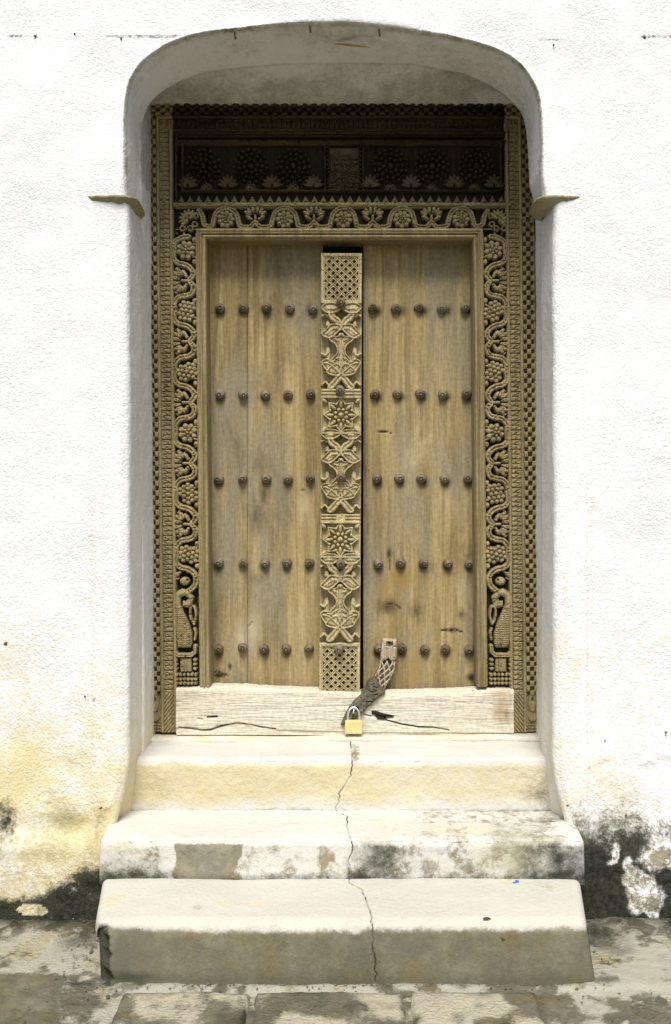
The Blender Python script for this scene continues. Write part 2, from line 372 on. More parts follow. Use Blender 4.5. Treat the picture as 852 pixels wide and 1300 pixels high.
# ================================================================== WALL
wall = thing('building_wall', 'white lime plastered wall with an arched recess round the carved wooden door, mouldy at its foot', 'wall')
ZS = 2.70     # height where the arch starts (impost level)
def leg_side(sgn, kind):
    """x of opening side for heights z below the impost"""
    z = np.linspace(0, ZS, 330)
    if kind in ('back', 'mid'): xx = np.where(sgn < 0, -.800 - .006 * (z - 1.6), .822 - .002 * (z - 1.6))
    else:
        xx = sgn * (.803 if sgn < 0 else .800) + 0 * z
        xx = xx + sgn * (fbm(z * 2.5, 3 + sgn, 1) - .5) * .012
    return np.stack([xx, z], -1)
def resample(P, n):
    P = np.asarray(P, float); s = np.r_[0, np.cumsum(np.hypot(*np.diff(P, axis=0).T))]; t = np.linspace(0, s[-1], n)
    return np.stack([np.interp(t, s, P[:, 0]), np.interp(t, s, P[:, 1])], -1)
NA = 420
def outline(kind):
    L = leg_side(-1, kind); Rr = leg_side(1, kind)[::-1]
    if kind == 'back': arc = [(-.806, ZS), (-.808, 3.237), (.806, 3.237), (.820, ZS)]; Yk = 0
    elif kind == 'mid': arc = [(-.806, ZS), (-.808, 3.28), (-.78, 3.325), (.78, 3.325), (.81, 3.28), (.820, ZS)]
    elif kind == 'ring':
        px = [(178,240),(177,177),(181,156),(191,131),(217,110),(259,93),(301,87),(360,82),(428,80),(480,80),(527,82),(590,95),(628,114),(658,139),(668,169),(672,237)]
        arc = [(X(a, -.22), Z(b, -.22)) for a, b in px]; arc = [(-.806, ZS)] + list(catmull(arc, 6)) + [(.79, ZS)]
    else:
        px = [(160,200),(159,150),(163,112),(172,90),(187,74),(217,55),(259,42),(301,37),(345,32),(386,30),(440,30),(484,34),(530,40),(569,46),(610,56),(637,66),(658,80),(672,97),(683,122),(687,169),(687,215)]
        arc = [(X(a, YW), Z(b, YW)) for a, b in px]; arc = [(-.815, ZS)] + list(catmull(arc, 6)) + [(.765, ZS)]
    A_ = resample(arc, NA)
    return np.vstack([L[:-1], A_, Rr[1:]])
back, mid, ring, front = (outline(k) for k in ('back', 'mid', 'ring', 'front'))
N = len(front); NL = 329
flare = np.zeros_like(front); flare[:, 0] = np.sign(front[:, 0]) * .062 * sm(.62, .24, front[:, 1]) ** 1.3
cz = np.array([0, 1.6])
tg = np.gradient(front, axis=0); nrm = np.stack([-tg[:, 1], tg[:, 0]], -1)
nrm /= np.linalg.norm(nrm, axis=1)[:, None] + 1e-9
nrm[:NL] = (-1, 0); nrm[-NL:] = (1, 0)
front = front + flare
k = np.ones(9) / 9
nrm = np.stack([np.convolve(np.pad(nrm[:, i], 4, 'edge'), k, 'valid') for i in (0, 1)], -1)
zz = front[:, 1]
rad = np.where(np.arange(N) < NL, .022, np.where(np.arange(N) >= N - NL, .022, .010)) * 1.0
rad = np.convolve(np.pad(rad, 10, 'edge'), np.ones(21) / 21, 'valid')
# outer rectangle targets
OUTX, OUTZ = 4.0, 4.6
out = np.zeros_like(front)
out[:NL] = np.stack([np.full(NL, -OUTX), zz[:NL]], -1); out[-NL:] = np.stack([np.full(NL, OUTX), zz[-NL:]], -1)
rect = resample([(-OUTX, ZS), (-OUTX, OUTZ), (OUTX, OUTZ), (OUTX, ZS)], N - 2 * NL)
out[NL:N - NL] = rect
secs = []     # (outline xy, Y)
def lerp(a, b, t): return a + (b - a) * t
for t in np.linspace(0, 1, 10): secs.append((back, .07 - .0 * t if t == 0 else lerp(.07, -.0, t)))
for t in np.linspace(0.1, 1, 16): secs.append((lerp(back, mid, t), lerp(0, -.215, t)))
secs.append((lerp(mid, ring, .5), -.218)); secs.append((ring, -.221))
for t in np.linspace(0.05, 1, 26): secs.append((lerp(ring, front, t) + flare * t ** 4, lerp(-.222, YW + .03, t)))
secs = [(o, np.full(N, Yv)) for o, Yv in secs]
for a in np.linspace(10, 90, 8):
    o = front + nrm * (rad * (1 - math.cos(R(a))))[:, None]; secs.append((o, YW + rad - rad * math.sin(R(a)) + (.03 - rad) * (1 - math.sin(R(a)))))
lip = secs[-1][0]
dists = list(np.arange(.007, .62, .007)) + [.66, .72, .8, .95, 1.2]
dvec = out - lip; dl = np.linalg.norm(dvec, axis=1)
for dd in dists:
    t = np.minimum(dd / dl, .9); secs.append((lip + dvec * t[:, None], np.full(N, YW)))
secs.append((out, np.full(N, YW)))
V = np.stack([np.concatenate([o, Yv[:, None]], 1) for o, Yv in secs], 0)[:, :, [0, 2, 1]]    # (S,N,3) -> x,y,z
S = len(V)
x = V[:, :, 0]; y = V[:, :, 1]; z = V[:, :, 2]
onface = np.zeros((S, N)); k0 = S - len(dists) - 1
for i in range(S): onface[i] = sm(k0 - 3, k0 + 1, i)
fn = (fbm(x * 1.6, z * 1.6, 9.0, 2) - .5) * .022 + (fbm(x * 4.5, z * 3.5, 1.0) - .5) * .018 + (fbm(x * 12, z * 12, 4.0, 2) - .5) * .003
sxx = np.sign(x)
# smooth raised band round the opening below the impost
band = (z < ZS - .02)
bw = np.where(x < 0, .935 + .008 * (fbm(z * 3, 1, 1) - .5), .925 + .008 * (fbm(z * 3, 2, 1) - .5))
raised = sm(bw + .006, bw - .004, np.abs(x)) * sm(ZS, ZS - .06, z)
fn = fn * (1 - .45 * raised) - .007 * raised * onface * sm(2.4, 1.2, z)
# course line of nail holes over the arch, right-hand course lines near the foot
# battered plinth: the wall foot steps out a little
fn -= onface * .03 * sm(.36, .26, z + .03 * (fbm(x * 6, 0, 2) - .5)) * (np.abs(x) > .84)
# chips low down and along the arris
fn += onface * .010 * sm(.62, .75, fbm(x * 9, z * 9, 8.0, 4)) * sm(.9, .2, z)
y2 = y + fn * onface
ins = (1 - onface) * ((fbm(y * 8, z * 5, x * .5 + 3) - .5) * .010 + (fbm(y * 40, z * 40, x * 40, 2) - .5) * .003)
x2 = x + ins * sxx * (z < ZS + .25); z2 = z + ins * (z > ZS + .1) * 1.2
V2 = np.stack([x2, y2, np.where(z < .002, -.02, z2)], -1)
A, B = masks(S * N); X_ = x.ravel(); Y_ = y.ravel(); Z_ = z.ravel(); of = onface.ravel()
nz = fbm(X_ * 4, Z_ * 4, 2, 5); nz2 = fbm(X_ * 11, Z_ * 11, 7, 4)
left = X_ < 0
ax = np.abs(X_)
# yellowing: strong left of the steps below 1 m, light on the right
A[:, 1] = np.clip(sm(1.35, .30, Z_) * np.where(left, .62, .34) + .14 * sm(3.6, .9, Z_) + (nz - .5) * .9 * sm(1.6, .6, Z_), 0, 1) * .95
A[:, 1] = np.maximum(A[:, 1], (1 - of) * .42 * sm(1.4, .2, Z_) + .12 * (1 - of) * (nz2 > .5))
# rust coloured run along the arris
A[:, 1] = np.maximum(A[:, 1], .42 * np.exp(-((ax - .84) / .012) ** 2) * sm(1.7, 1.2, Z_) * (Y_ < -.3))
A[:, 1] = np.maximum(A[:, 1], .40 * np.exp(-((ax - .945) / .014) ** 2) * sm(1.75, 1.5, Z_) * of)
# mould at the foot
mz = np.where(left, .135 + .10 * (nz - .5) * 2 + .06 * blob(X_, Z_, -.93, .2, .16, .3), .42 + .10 * (nz - .5) * 2)
A[:, 0] = of * np.clip(np.where(left, sm(mz + .04, mz - .06, Z_), sm(mz + .10, mz - .24, Z_) * 1.15), 0, 1.15)
A[:, 0] = np.maximum(A[:, 0], of * left * (.62 * blob(X_, Z_, -1.27, .36, .08, .13).clip(0, 1)) * 1.5)
for (cx_, cz_, rx, rz) in ((X(838, YW), Z(1085, YW), .075, .085), (X(812, YW), Z(1140, YW), .095, .075), (X(775, YW), Z(1085, YW), .03, .03), (X(806, YW), Z(1112, YW), .05, .05), (X(826, YW), Z(1164, YW), .04, .03)):
    bb = blob(X_ + (fbm(X_ * 14, Z_ * 14, 21, 4) - .5) * .13, Z_ + (fbm(X_ * 14, Z_ * 14, 31, 4) - .5) * .13, cx_, cz_, rx * 1.15, rz * 1.1); A[:, 0] *= 1 - .9 * sm(-.1, .7, bb + (nz2 - .5) * .9); rep_ = locals().get('rep_', 0 * X_) ; rep_ = np.maximum(rep_, sm(-.1, .5, bb) * of)
    B[:, 2] = 0
A[:, 0] = np.where(left & (blob(X_, Z_, X(45, YW), Z(1150, YW), .06, .022) > 0), A[:, 0] * .3, A[:, 0])
y2 = y2 + (A[:, 0].reshape(S, N) * (fbm(x * 30, z * 30, 2, 3) - .42) * .010) * onface; V2[:, :, 1] = y2
B[:, 1] = np.clip(of * (.60 * sm(.55, .25, Z_) * np.where(left, .75, .9) + (nz2 - .5) * .6 * sm(.6, .3, Z_)), 0, .8)
B[:, 1] *= 1 - .85 * rep_; A[:, 2] = np.maximum(A[:, 2], rep_ * .55)
B[:, 1] = np.maximum(B[:, 1], of * .9 * blob(X_, Z_, X(82, YW), Z(1040, YW), .15, .10).clip(0, 1))
for ln in ([(758, 981), (800, 983), (852, 982)], [(782, 1033), (798, 1037), (815, 1034)], [(0, 816), (18, 819), (30, 817)], [(60, 1008), (90, 1012)], [(744, 800), (747, 850), (750, 930), (748, 1000)], [(30, 655), (42, 659)]):
    Lw = np.array([(X(a, YW), Z(b, YW)) for a, b in ln]); B[:, 0] = np.maximum(B[:, 0], of * .42 * (nz2 > .40) * np.exp(-(d_seg(X_, Z_, Lw) / .0045) ** 2))
# soffit: grey-green damp staining
sof = (Z_ > ZS + .15) * (1 - of)
A[:, 2] = np.maximum(A[:, 2], sof * np.clip(.0 + (fbm(X_ * 2.2, Y_ * 8, 3, 4) - .5) * .8, 0, .3) * 1.0)
B[:, 1] = np.maximum(B[:, 1], sof * np.clip(.30 + .22 * (Y_ > -.22) + (fbm(X_ * 3, Y_ * 5, 5) - .5) * 1.4, 0, .62))
lipm = np.exp(-((Y_ - (YW + .01)) / .03) ** 2) * (Z_ > ZS + .1)
A[:, 2] = np.maximum(A[:, 2], np.clip(lipm * (.30 + (nz2 - .5) * 1.2), 0, .6) * (1 - of) * sm(-.1, .25, np.abs(X_) - .2 + .4 * (nz - .5)))
B[:, 1] = np.maximum(B[:, 1], .6 * lipm * (1 - of))
B[:, 0] = np.maximum(B[:, 0], np.clip(.55 * np.exp(-((Z_ - Z(46 - 2 * (X_ > 0) * 0 + 0, YW) + .012 * (X_ > .3) - .01 * sm(.9, 1.2, X_)) / .007) ** 2) * (fbm(X_ * 5, 2, 3, 3) - .42) * 6.0, 0, .5) * of * (np.abs(X_) > .42))
for (px_, py_, r_) in ((45, 46, .011), (95, 43, .007), (154, 49, .009), (818, 48, .012), (703, 57, .007), (120, 888, .014), (108, 884, .009), (8, 817, .012), (129, 1025, .010), (720, 1022, .009), (768, 940, .006), (795, 1035, .008), (846, 930, .008)):
    B[:, 0] = np.maximum(B[:, 0], of * np.exp(-(np.hypot(X_ - X(px_, YW), (Z_ - Z(py_, YW))) / (r_ * 1.1)) ** 2) * .62)
    v, q = tube([(X(px_, YW) , YW + .01, Z(py_, YW)), (X(px_, YW), YW - .004, Z(py_, YW)), (X(px_, YW) + .001, YW - .006, Z(py_, YW) - .002)], [r_ * .42, r_ * .38, r_ * .15], 7)
    link('plug', mesh_np('plug', v, q, M_RUST), wall)
ii = np.repeat(np.arange(S), N)
Qw = grid_q(S, N)[:, ::-1]
wm = mesh_np('plaster_face', V2.reshape(-1, 3), Qw, P_WALL, True, attrs={'A': A, 'B': B})
link('plaster_face', wm, wall)
# the rest of the building: side walls, flat roof and back, closing off the dark room behind the door
Vb, Qb = box_np(-OUTX, OUTX, YW + .004, 3.2, -.05, OUTZ); Qb = [q for i, q in enumerate(Qb) if i != 2]
link('room_shell', mesh_np('room_shell', Vb, Qb, M_SHELL, False), wall)

# impost mouldings
def impost(sgn):
    if sgn < 0: path = [(-.955, YW - .002, .002), (-.93, YW - .002, .013), (-.88, YW, .020), (-.835, YW, .027), (-.808, YW + .018, .030), (-.801, -.40, .028), (-.80, -.30, .022), (-.80, -.225, .012)]
    else: path = [(.895, YW - .002, .002), (.865, YW - .002, .010), (.82, YW, .020), (.79, YW, .028), (.772, YW + .016, .032), (.768, -.40, .034), (.768, -.30, .032), (.785, -.225, .026)]
    V = []; zt = Z(250, YW)
    P = np.array([(a, b) for a, b, c in path]); P = np.array(path); P = catmull(P, 5)
    T = np.gradient(P[:, :2], axis=0); T /= np.linalg.norm(T, axis=1)[:, None]
    nn_ = np.stack([T[:, 1], -T[:, 0]], -1) * (1 if sgn < 0 else -1)
    nn_ = np.array([v if (v[1] < 0 or v[0] * -sgn > 0) else -v for v in nn_])
    for i, (p, q) in enumerate(zip(P, nn_)):
        e = p[2]; j = (vnoise(i * .7, 3 + sgn, 0) - .5) * .003
        for (o, h) in ((-.02, .004), (0, .003), (e * .9, .001), (e, -.003 - e * .1), (e * .75, -.3 * e - .004 + j * .5), (.0, -.007 - e * .8 + j), (-.02, -.01 - e * .8)):
            V.append((p[0] + q[0] * o, p[1] + q[1] * o, zt + h + j))
    Q = grid_q(len(P), 7)
    A, B = masks(len(V)); A[:, 2] = .35; A[:, 0] = .15; B[:, 1] = .35
    link('impost', mesh_np('impost', V, Q, M_IMPOST, True, attrs={'A': A, 'B': B}), wall)
impost(-1); impost(1)
# rusty nails in the arch soffit and an ochre flake of old paint
for (px_, py_, L_) in ((298, 44, .018), (393, 34, .022), (481, 41, .016)):
    Yn = -.44; v, q = tube([(X(px_, Yn), Yn, Z(py_, Yn) + .03), (X(px_, Yn) + .001, Yn, Z(py_, Yn)), (X(px_, Yn) + .004, Yn - .003, Z(py_, Yn) - L_)], [.003, .003, .004], 6)
    link('nail', mesh_np('nail', v, q, M_RUST), wall)

fk = np.array([(424, 51), (434, 50.5), (446, 53), (458, 57), (470, 61.5), (460, 61), (446, 58), (434, 54.5)], float); Yf = -.40
V_ = [(X(a, Yf), Yf + .05 - (b - 50) * .004, Z(b, Yf) + .004 + dz) for dz in (0, .004) for a, b in fk]; nf = len(fk)
link('peeling_flake', mesh_np('peeling_flake', V_, [(i, (i + 1) % nf, nf + (i + 1) % nf, nf + i) for i in range(nf)] + [(0, 1, 6, 7), (1, 2, 5, 6), (2, 3, 4, 5)], M_FLAKE, False), wall)

# ================================================================== STEPS
CRK = np.array([(445,942),(447,962),(444,985),(431,1008),(427,1030),(441,1036),(443,1052),(447,1075),(443,1100),(444,1120),(461,1128),(468,1150),(474,1180),(473,1200),(477,1225),(477,1247)], float)
def step(label, prof, xl, xr, mat, mask_fn, crack, edge_r=.02, seed=0, noise_amp=1.0, cat='step'):
    """prof: (Y,z) points from the back of the tread over the nosing to the foot; xl/xr: end x for tread back, nosing, foot"""
    t = thing('stone_step', label, cat, (0, prof[-1][0], prof[-1][1]), 'three steps up to the door')
    P = catmull(prof, 1) if False else np.asarray(prof, float)
    # round the nosing
    P = resample(P, 150); kk = np.ones(5) / 5
    if edge_r > .012: P = np.stack([np.convolve(np.pad(P[:, i], 2, 'edge'), kk, 'valid') for i in (0, 1)], -1)
    n_ = len(P); s = np.linspace(0, 1, n_)
    segs = np.r_[0, np.cumsum([math.dist(prof[i], prof[i + 1]) for i in range(len(prof) - 1)])]; segs /= segs[-1]
    inose = int(np.argmin(np.abs(P[:, 0] - min(p[0] for p in prof[:3])) + np.abs(P[:, 1] - prof[0][1]))); sn = inose / (n_ - 1)
    XL = np.interp(s, [0, sn, 1], xl); XR = np.interp(s, [0, sn, 1], xr)
    T = np.gradient(P, axis=0); T /= np.linalg.norm(T, axis=1)[:, None]; Nn = np.stack([T[:, 1], -T[:, 0]], -1)   # outward (forward/up)
    if Nn[5, 1] < 0: Nn = -Nn
    f = np.concatenate([np.linspace(0, .5, 110)[:-1] , np.linspace(.5, .68, 110)[:-1] if crack is not None else np.linspace(.5, .68, 40)[:-1], np.linspace(.68, 1, 75)])
    if crack is not None:
        f = np.concatenate([np.linspace(0, .42, 100)[:-1], np.linspace(.42, .60, 220)[:-1], np.linspace(.60, 1, 100)])
    endp = [(R(a), 1) for a in (0, 18, 36, 54, 72)]
    cols = []
    for a, _ in endp: cols.append((0, edge_r * (1 - math.sin(a)), edge_r * (1 - math.cos(a)) * 1.0, 'L'))
    cols += [(ff, 0, 0, 'M') for ff in f[1:-1]]
    for a, _ in reversed(endp): cols.append((1, edge_r * (1 - math.sin(a)), edge_r * (1 - math.cos(a)), 'R'))
    G = np.zeros((len(cols), n_, 3))
    for i, (ff, ins_, dx, side) in enumerate(cols):
        xx = XL + (XR - XL) * ff
        if side == 'L': xx = XL + (edge_r * .0 + (edge_r - (edge_r - dx)) )
        if side == 'R': xx = XR - dx
        if side == 'M': xx = (XL + edge_r) + (XR - XL - 2 * edge_r) * ff
        G[i, :, 0] = xx; G[i, :, 1] = P[:, 0] - Nn[:, 0] * ins_; G[i, :, 2] = P[:, 1] - Nn[:, 1] * ins_
    x = G[:, :, 0]; yy = G[:, :, 1]; z = G[:, :, 2]
    D = (fbm(x * 3, yy * 6, z * 6 + seed) - .5) * .016 + (fbm(x * 16, yy * 16, z * 16 + seed, 3) - .5) * .006 + (fbm(x * 60, yy * 60, z * 60, 2) - .5) * .0022
    D *= noise_amp
    nose = np.exp(-((s - sn) / .035) ** 2)[None, :]
    D -= nose * .014 * sm(.50, .72, fbm(x * 11, seed, 1, 3)) * noise_amp
    px = CX + x * (FPX / (DIST + yy)); py = HY + (EYE - z) * (FPX / (DIST + yy))
    cm = np.zeros_like(x)
    if crack is not None:
        dC = d_seg(px + (fbm(3.0, py * .16, 3, 4) - .5) * 7, py, CRK); wk = .6 + .4 * sm(.35, .6, fbm(px * .05, py * .08, 4)); 
        D -= .008 * wk * np.exp(-(dC / .8) ** 2); cm = .85 * wk * np.exp(-(dC / .8) ** 2)
    if seed == 9:
        dn = sm(141, 134, px + 22 * (fbm(py * .07, 2, 1) - .5)) * sm(1170, 1178, py); D -= .035 * dn
    G[:, :, 1] += D * Nn[None, :, 0]; G[:, :, 2] += D * Nn[None, :, 1]
    V = G.reshape(-1, 3); Q = list(map(tuple, grid_q(len(cols), n_)))
    nv = len(V); V = np.vstack([V, [(xl[1] + edge_r, max(p[0] for p in prof), prof[-1][1]), (xr[1] - edge_r, max(p[0] for p in prof), prof[-1][1])]])
    T3 = [(nv, j + 1, j) for j in range(n_ - 1)] + [(nv + 1, nv - n_ + j, nv - n_ + j + 1) for j in range(n_ - 1)]
    A, B = masks(len(V)); a, b = mask_fn(px, py, x, yy, z, s[None, :] + 0 * x, sn)
    A[:nv] = np.stack([q.ravel() for q in a], -1); B[:nv] = np.stack([q.ravel() for q in b], -1)
    B[:nv, 0] = np.maximum(B[:nv, 0], cm.ravel())
    me = mesh_np('tread_and_riser', V, Q, mat, True, tri=T3, attrs={'A': A, 'B': B})
    o = link('tread_and_riser', me, t); o.location = -Vector(t.location)
    return t
def bl(px, py, cx, cy, rx, ry): return np.clip(1 - np.sqrt(((px - cx) / rx) ** 2 + ((py - cy) / ry) ** 2), 0, 1)
def m1(px, py, x, y, z, s, sn):
    ris = sm(sn + .01, sn + .05, s + .03 * (fbm(x * 9, 1, 2) - .5)); n = fbm(x * 5, y * 5, z * 5, 4); n2 = fbm(x*12, y*12, z*12, 4)
    yel = ris * (.95 - .75 * sm(1005, 1032, py + 18 * (n - .5)) ) + (1 - ris) * .12
    yel = yel * (1 - .25 * sm(440, 520, px)) + .15 * (n2 - .5)
    mould = np.clip(sm(1023, 1034, py + 8 * (n - .5)) * .75 + .5 * bl(px, py, 690, 1010, 40, 40), 0, 1) * ris
    cem = .8 * bl(px, py, 451, 958, 12, 25) + .55 * bl(px, py, 440, 1035, 30, 8) + .3 * (n2 - .4) * ris
    green = .35 * bl(px, py, 200, 1000, 40, 45) + .3 * bl(px, py, 688, 1000, 40, 60)
    return (mould, np.clip(yel, 0, 1), np.clip(cem, 0, 1)), (0 * x, np.clip(green, 0, 1), 0 * x)
def m2(px, py, x, y, z, s, sn):
    ris = sm(sn, sn + .05, s); n = fbm(x * 6, y * 6, z * 6, 4); n2 = fbm(x*16, y*16, z*16 + 3, 4)
    q_ = (n2 - .5) * 34 + (n - .5) * 26; patch = sm(219, 225, px + q_ * .7) * sm(309, 303, px + q_ + .3 * (py - 1095)) * ris * sm(1123, 1116, py + .2 * q_)
    cem = np.maximum(patch * .95, ris * np.clip(.32 + (n2 - .5) * 1.1, 0, .62)) + (1 - ris) * .45 * sm(450, 560, px) * (n2 > .45)
    gr = np.maximum(.75 * bl(px, py, 660, 1085, 80, 60), .75 * bl(px, py, 478, 1095, 48, 45)) * (.6 + n) + .8 * bl(px, py, 160, 1100, 50, 40) * n
    mould = np.maximum(.72 * sm(1100, 1120, py + 16 * (n - .5)), .0) + 2.2 * bl(px, py, 478, 1096, 46, 50) * n + .8 * bl(px, py, 560, 1080, 60, 14) * n2 + 2.3 * bl(px, py, 712, 1090, 66, 60) * n + .9 * bl(px, py, 165, 1100, 80, 44) * n2 + .55 * bl(px, py, 690, 1042, 45, 14)
    mould = mould * (ris + (py < 1045) * .8)
    yel = .14 + .35 * bl(px, py, 580, 1052, 140, 14) + .45 * bl(px, py, 640, 1085, 60, 40) + .4 * bl(px, py, 165, 1075, 50, 20)
    return (np.clip(mould, 0, 1), yel, np.clip(cem, 0, 1)), (0 * x, np.clip(gr, 0, .9), 0 * x)
def m3(px, py, x, y, z, s, sn):
    n = fbm(x * 5, y * 5, z * 7, 5); n2 = fbm(x * 3, y * 3, z * 9 + 4, 4)
    ris = sm(sn + .0, sn + .075, s + .05 * (n - .5) + .025 * (fbm(x * 22, 3, 1, 3) - .5) + .02 * sm(300, 120, px))
    cem = ris * .98 + (1 - ris) * np.clip(.10 + (n2 - .5) * .5, 0, .35)
    gr = ris * np.clip((n2 - .42) * 2.6, 0, .8) * .6
    mould = ris * np.clip(.28 * (n - .3) + .3 * sm(1225, 1250, py + 12 * (n - .5)) + .1, 0, .6)
    mould = mould + (px < 139 + 12 * (fbm(py * .06, 2, 1) - .5)) * ris * (py > 1168) * 1.2 + .6 * bl(px, py, 165, 1240, 60, 9)
    yel = ris * 0 + (1 - ris) * (.12 + .3 * (n > .6))
    dirt = (np.hypot(px - 618, (py - 1167) * 1.8) < 5) + .35 * (np.hypot(px - 250, (py - 1152) * 2) < 7) + (np.hypot(px - 638, py - 1193) < 2.5)
    return (np.clip(mould, 0, 1), yel, np.clip(cem, 0, 1)), (np.clip(dirt, 0, 1).astype(float), gr, 0 * x)
z1, z2_, z3 = .554, .346, .198
step('uppermost step with yellow stained riser right under the wooden threshold beam', [(.06, z1 + .004), (-.28, z1), (-.305, z1 - .006), (-.312, z1 - .03), (-.315, z2_ - .01)], (-.835, -.835, -.835), (.84, .84, .84), P_STEP, m1, True, .004, 1)
step('middle step with mossy paint peeling and a grey cement patch on its riser', [(-.30, z2_ + .006), (-.60, z2_), (-.618, z2_ - .004), (-.624, z2_ - .022), (-.632, z3 - .01)], (-.89, -.874, -.876), (.885, .876, .876), P_STEP, m2, True, .012, 5)
step('lowest step, a long grey cement block with pale top standing on the pavement', [(-.615, z3 + .012), (-.915, z3 - .004), (-.945, z3 - .014), (-.957, z3 - .040), (-.985, -.01)], (-.866, -.812, -.795), (.862, .806, .832), P_BLOCK, m3, True, .03, 9, .55)
# little things lying on the lowest step
lit = thing('litter_scrap', 'tiny blue plastic scrap lying on the pale top of the lowest step', 'litter', (X(655, -.66), -.66, z3 + .008))
v, q = merge([box_np(-.010, .012, -.004, .006, 0, .003), box_np(.004, .014, .0, .010, .001, .005)])
link('scrap', mesh_np('scrap', v, q, M_BLUE, False), lit, rot=(0, 0, .5))

# ================================================================== DOOR FRAME
frame = thing('door_frame', 'carved teak door frame with scrolling vines, rosettes and dark carved lintel in the arched recess', 'door frame', (0, 0, Z(873)))
inv = Matrix.Translation(-Vector(frame.location))
SH = .009
def fr(name, me, **k):
    o = link(name, me, frame, **k); o.matrix_parent_inverse = inv; return o
def BX(px0, px1, py0, py1): return (px0 - CX, px1 - CX, HY - py1, HY - py0)
# backing boards
def sheared(o):
    for v in o.data.vertices: v.co.x -= SH * (v.co.z - EYE)
    return o
for (a, b, c, d_) in ((187, 264, 128, 931), (604, 684, 128, 931), (263.5, 604.5, 128, 301)):
    bb = (X(a), X(b), .022, .13, Z(d_), Z(c))
    if a in (187, 604):   # below the frieze the board is only as wide as the outer bands
        in0, in1 = ((187, 221) if a == 187 else (649, 684))
        v1 = box_np(X(in0), X(in1), .022, .13, Z(931), Z(872)); v2 = box_np(X(a), X(b), .022, .13, Z(872), Z(c))
        v, q = merge([v1, v2]); o = fr('shade_backing_board', mesh_np('shade_backing_board', v, q, W_BACK, False)); sheared(o)
    else: box('shade_backing_board', bb, W_BACK, frame).matrix_parent_inverse = inv
UO, VT, VB = 169.5, 317.0, -252.0
def f_mould(U, V):
    d = np.maximum(np.abs(U) - UO, V - VT)
    h = .030 + .008 * sm(0, 1.2, d) - .012 * np.exp(-((d - 4.6) / .8) ** 2) - .008 * np.exp(-((d - 8.2) / .7) ** 2) - .006 * sm(8.8, 12.5, d) + .004 * np.exp(-((d-6.4)/1.3)**2)
    h = np.where((d >= 0) & (d <= 12.6), h, 0); return np.where(V < VB, 0, h)
fr('inner_moulding', relief_mesh('inner_moulding', f_mould, -184, 184, VB - 2, VT + 14, W_CARVE, .6, .022, shear=SH, wear=0.0))
# opening cheeks
for (a, b) in ((259, 264.6), (603.6, 609)):
    sheared(box('cheek', (X(a), X(b), .018, .145, Z(872), Z(303)), W_CARVE, frame)).matrix_parent_inverse = inv
box('cheek', (X(262), X(606), .018, .145, Z(303), Z(297)), W_CARVEX, frame).matrix_parent_inverse = inv
# outer bands: fillets, notched cushion band, woven chain band - distance from the outer rectangle
UX, VX = 246.0, 487.0
def dou(U, V): return np.minimum(UX - np.abs(U), VX - V)
def along(U, V): return np.where((UX - np.abs(U)) < (VX - V), V, U)
def f_fillet(U, V):
    d = dou(U, V); h = 0
    for (a, b) in ((13.6, 17.8), (30.3, 34.6)):
        h = np.maximum(h, np.where((d >= a) & (d <= b), .030 - .010 * (np.abs(d - (a + b) / 2) / ((b - a) / 2)) ** 4, 0))
    return np.where(V < -310, 0, h)
def cull(me): return me
def f_notch(U, V):
    d = dou(U, V); s = along(U, V); t = (d - 17.8) / 12.5; inb = (t >= 0) & (t <= 1)
    ph = (s / 12.2) % 1; c = .016 + .009 * np.sqrt(np.clip(1 - (2 * t - 1) ** 2, 0, 1)) * (.45 + .55 * sm(150, -250, V))
    g = np.exp(-((ph - .06) / .05) ** 2) * .013 + np.exp(-((ph - .55) / .05) ** 2) * .008 * sm(.1, .2, t) * sm(.95, .85, t)
    g = g + .008 * np.exp(-((t - .38 - .22 * np.sin(ph * 12)) / .09) ** 2) * (ph > .15) * (ph < .9) * (.4 + .6 * vnoise(np.floor(s / 12.2) * 3.1, 1, 1))
    g = g + .006 * (fbm(U * .5, V * .5, 2) - .4)
    h = c - g
    rope = .016 + .010 * np.abs(np.sin((V * .55 + np.sign(U) * U * .55 * 1.25)))
    h = np.where((V < -261) & (np.abs(U) > 200), rope, h)
    return np.where(inb & (V > -310), h, 0)
def f_chain(U, V):
    d = dou(U, V); s = along(U, V); t = d - 6.6; P_ = 12.4
    h = np.full(U.shape, .022)
    ph = ((s / P_) % 1 - .5) * P_; ph2 = ((s / P_ + .5) % 1 - .5) * P_
    cell = .008 * np.abs(np.cos(np.pi * s / P_ * 1.0 + (np.abs(t) > 2.6) * np.pi / 2))
    h = h + cell
    hole_c = sm(2.7, 2.0, np.abs(t)) * sm(3.0, 2.3, np.abs(ph)); hole_s = sm(2.0, 1.4, np.abs(np.abs(t) - 4.6)) * sm(2.8, 2.1, np.abs(ph2))
    h = h - .026 * np.maximum(hole_c, hole_s) - .003 * np.exp(-((np.abs(t) - 2.5) / .5) ** 2)
    h = np.maximum(h, .002)
    base = (V < -262) & (np.abs(U) > 200)
    uu = np.abs(U) - 239.4
    leaf = .012 + .014 * (d_ell(uu, V, 0, -272, 4.2, 12) < 0) - .012 * (d_ell(uu, V, .5, -268, 1.6, 3.5) < 0) + .012 * (d_ell(uu, V, 0, -290, 5, 6) < 0)
    bead = .012 + .013 * np.abs(np.sin(V * .8)) * np.abs(np.sin(uu * .8 + .8))
    h = np.where(base, np.where(V < -297, bead, leaf), h)
    return np.where((d >= -1) & (d <= 13.6) & (V > -310), h, 0)
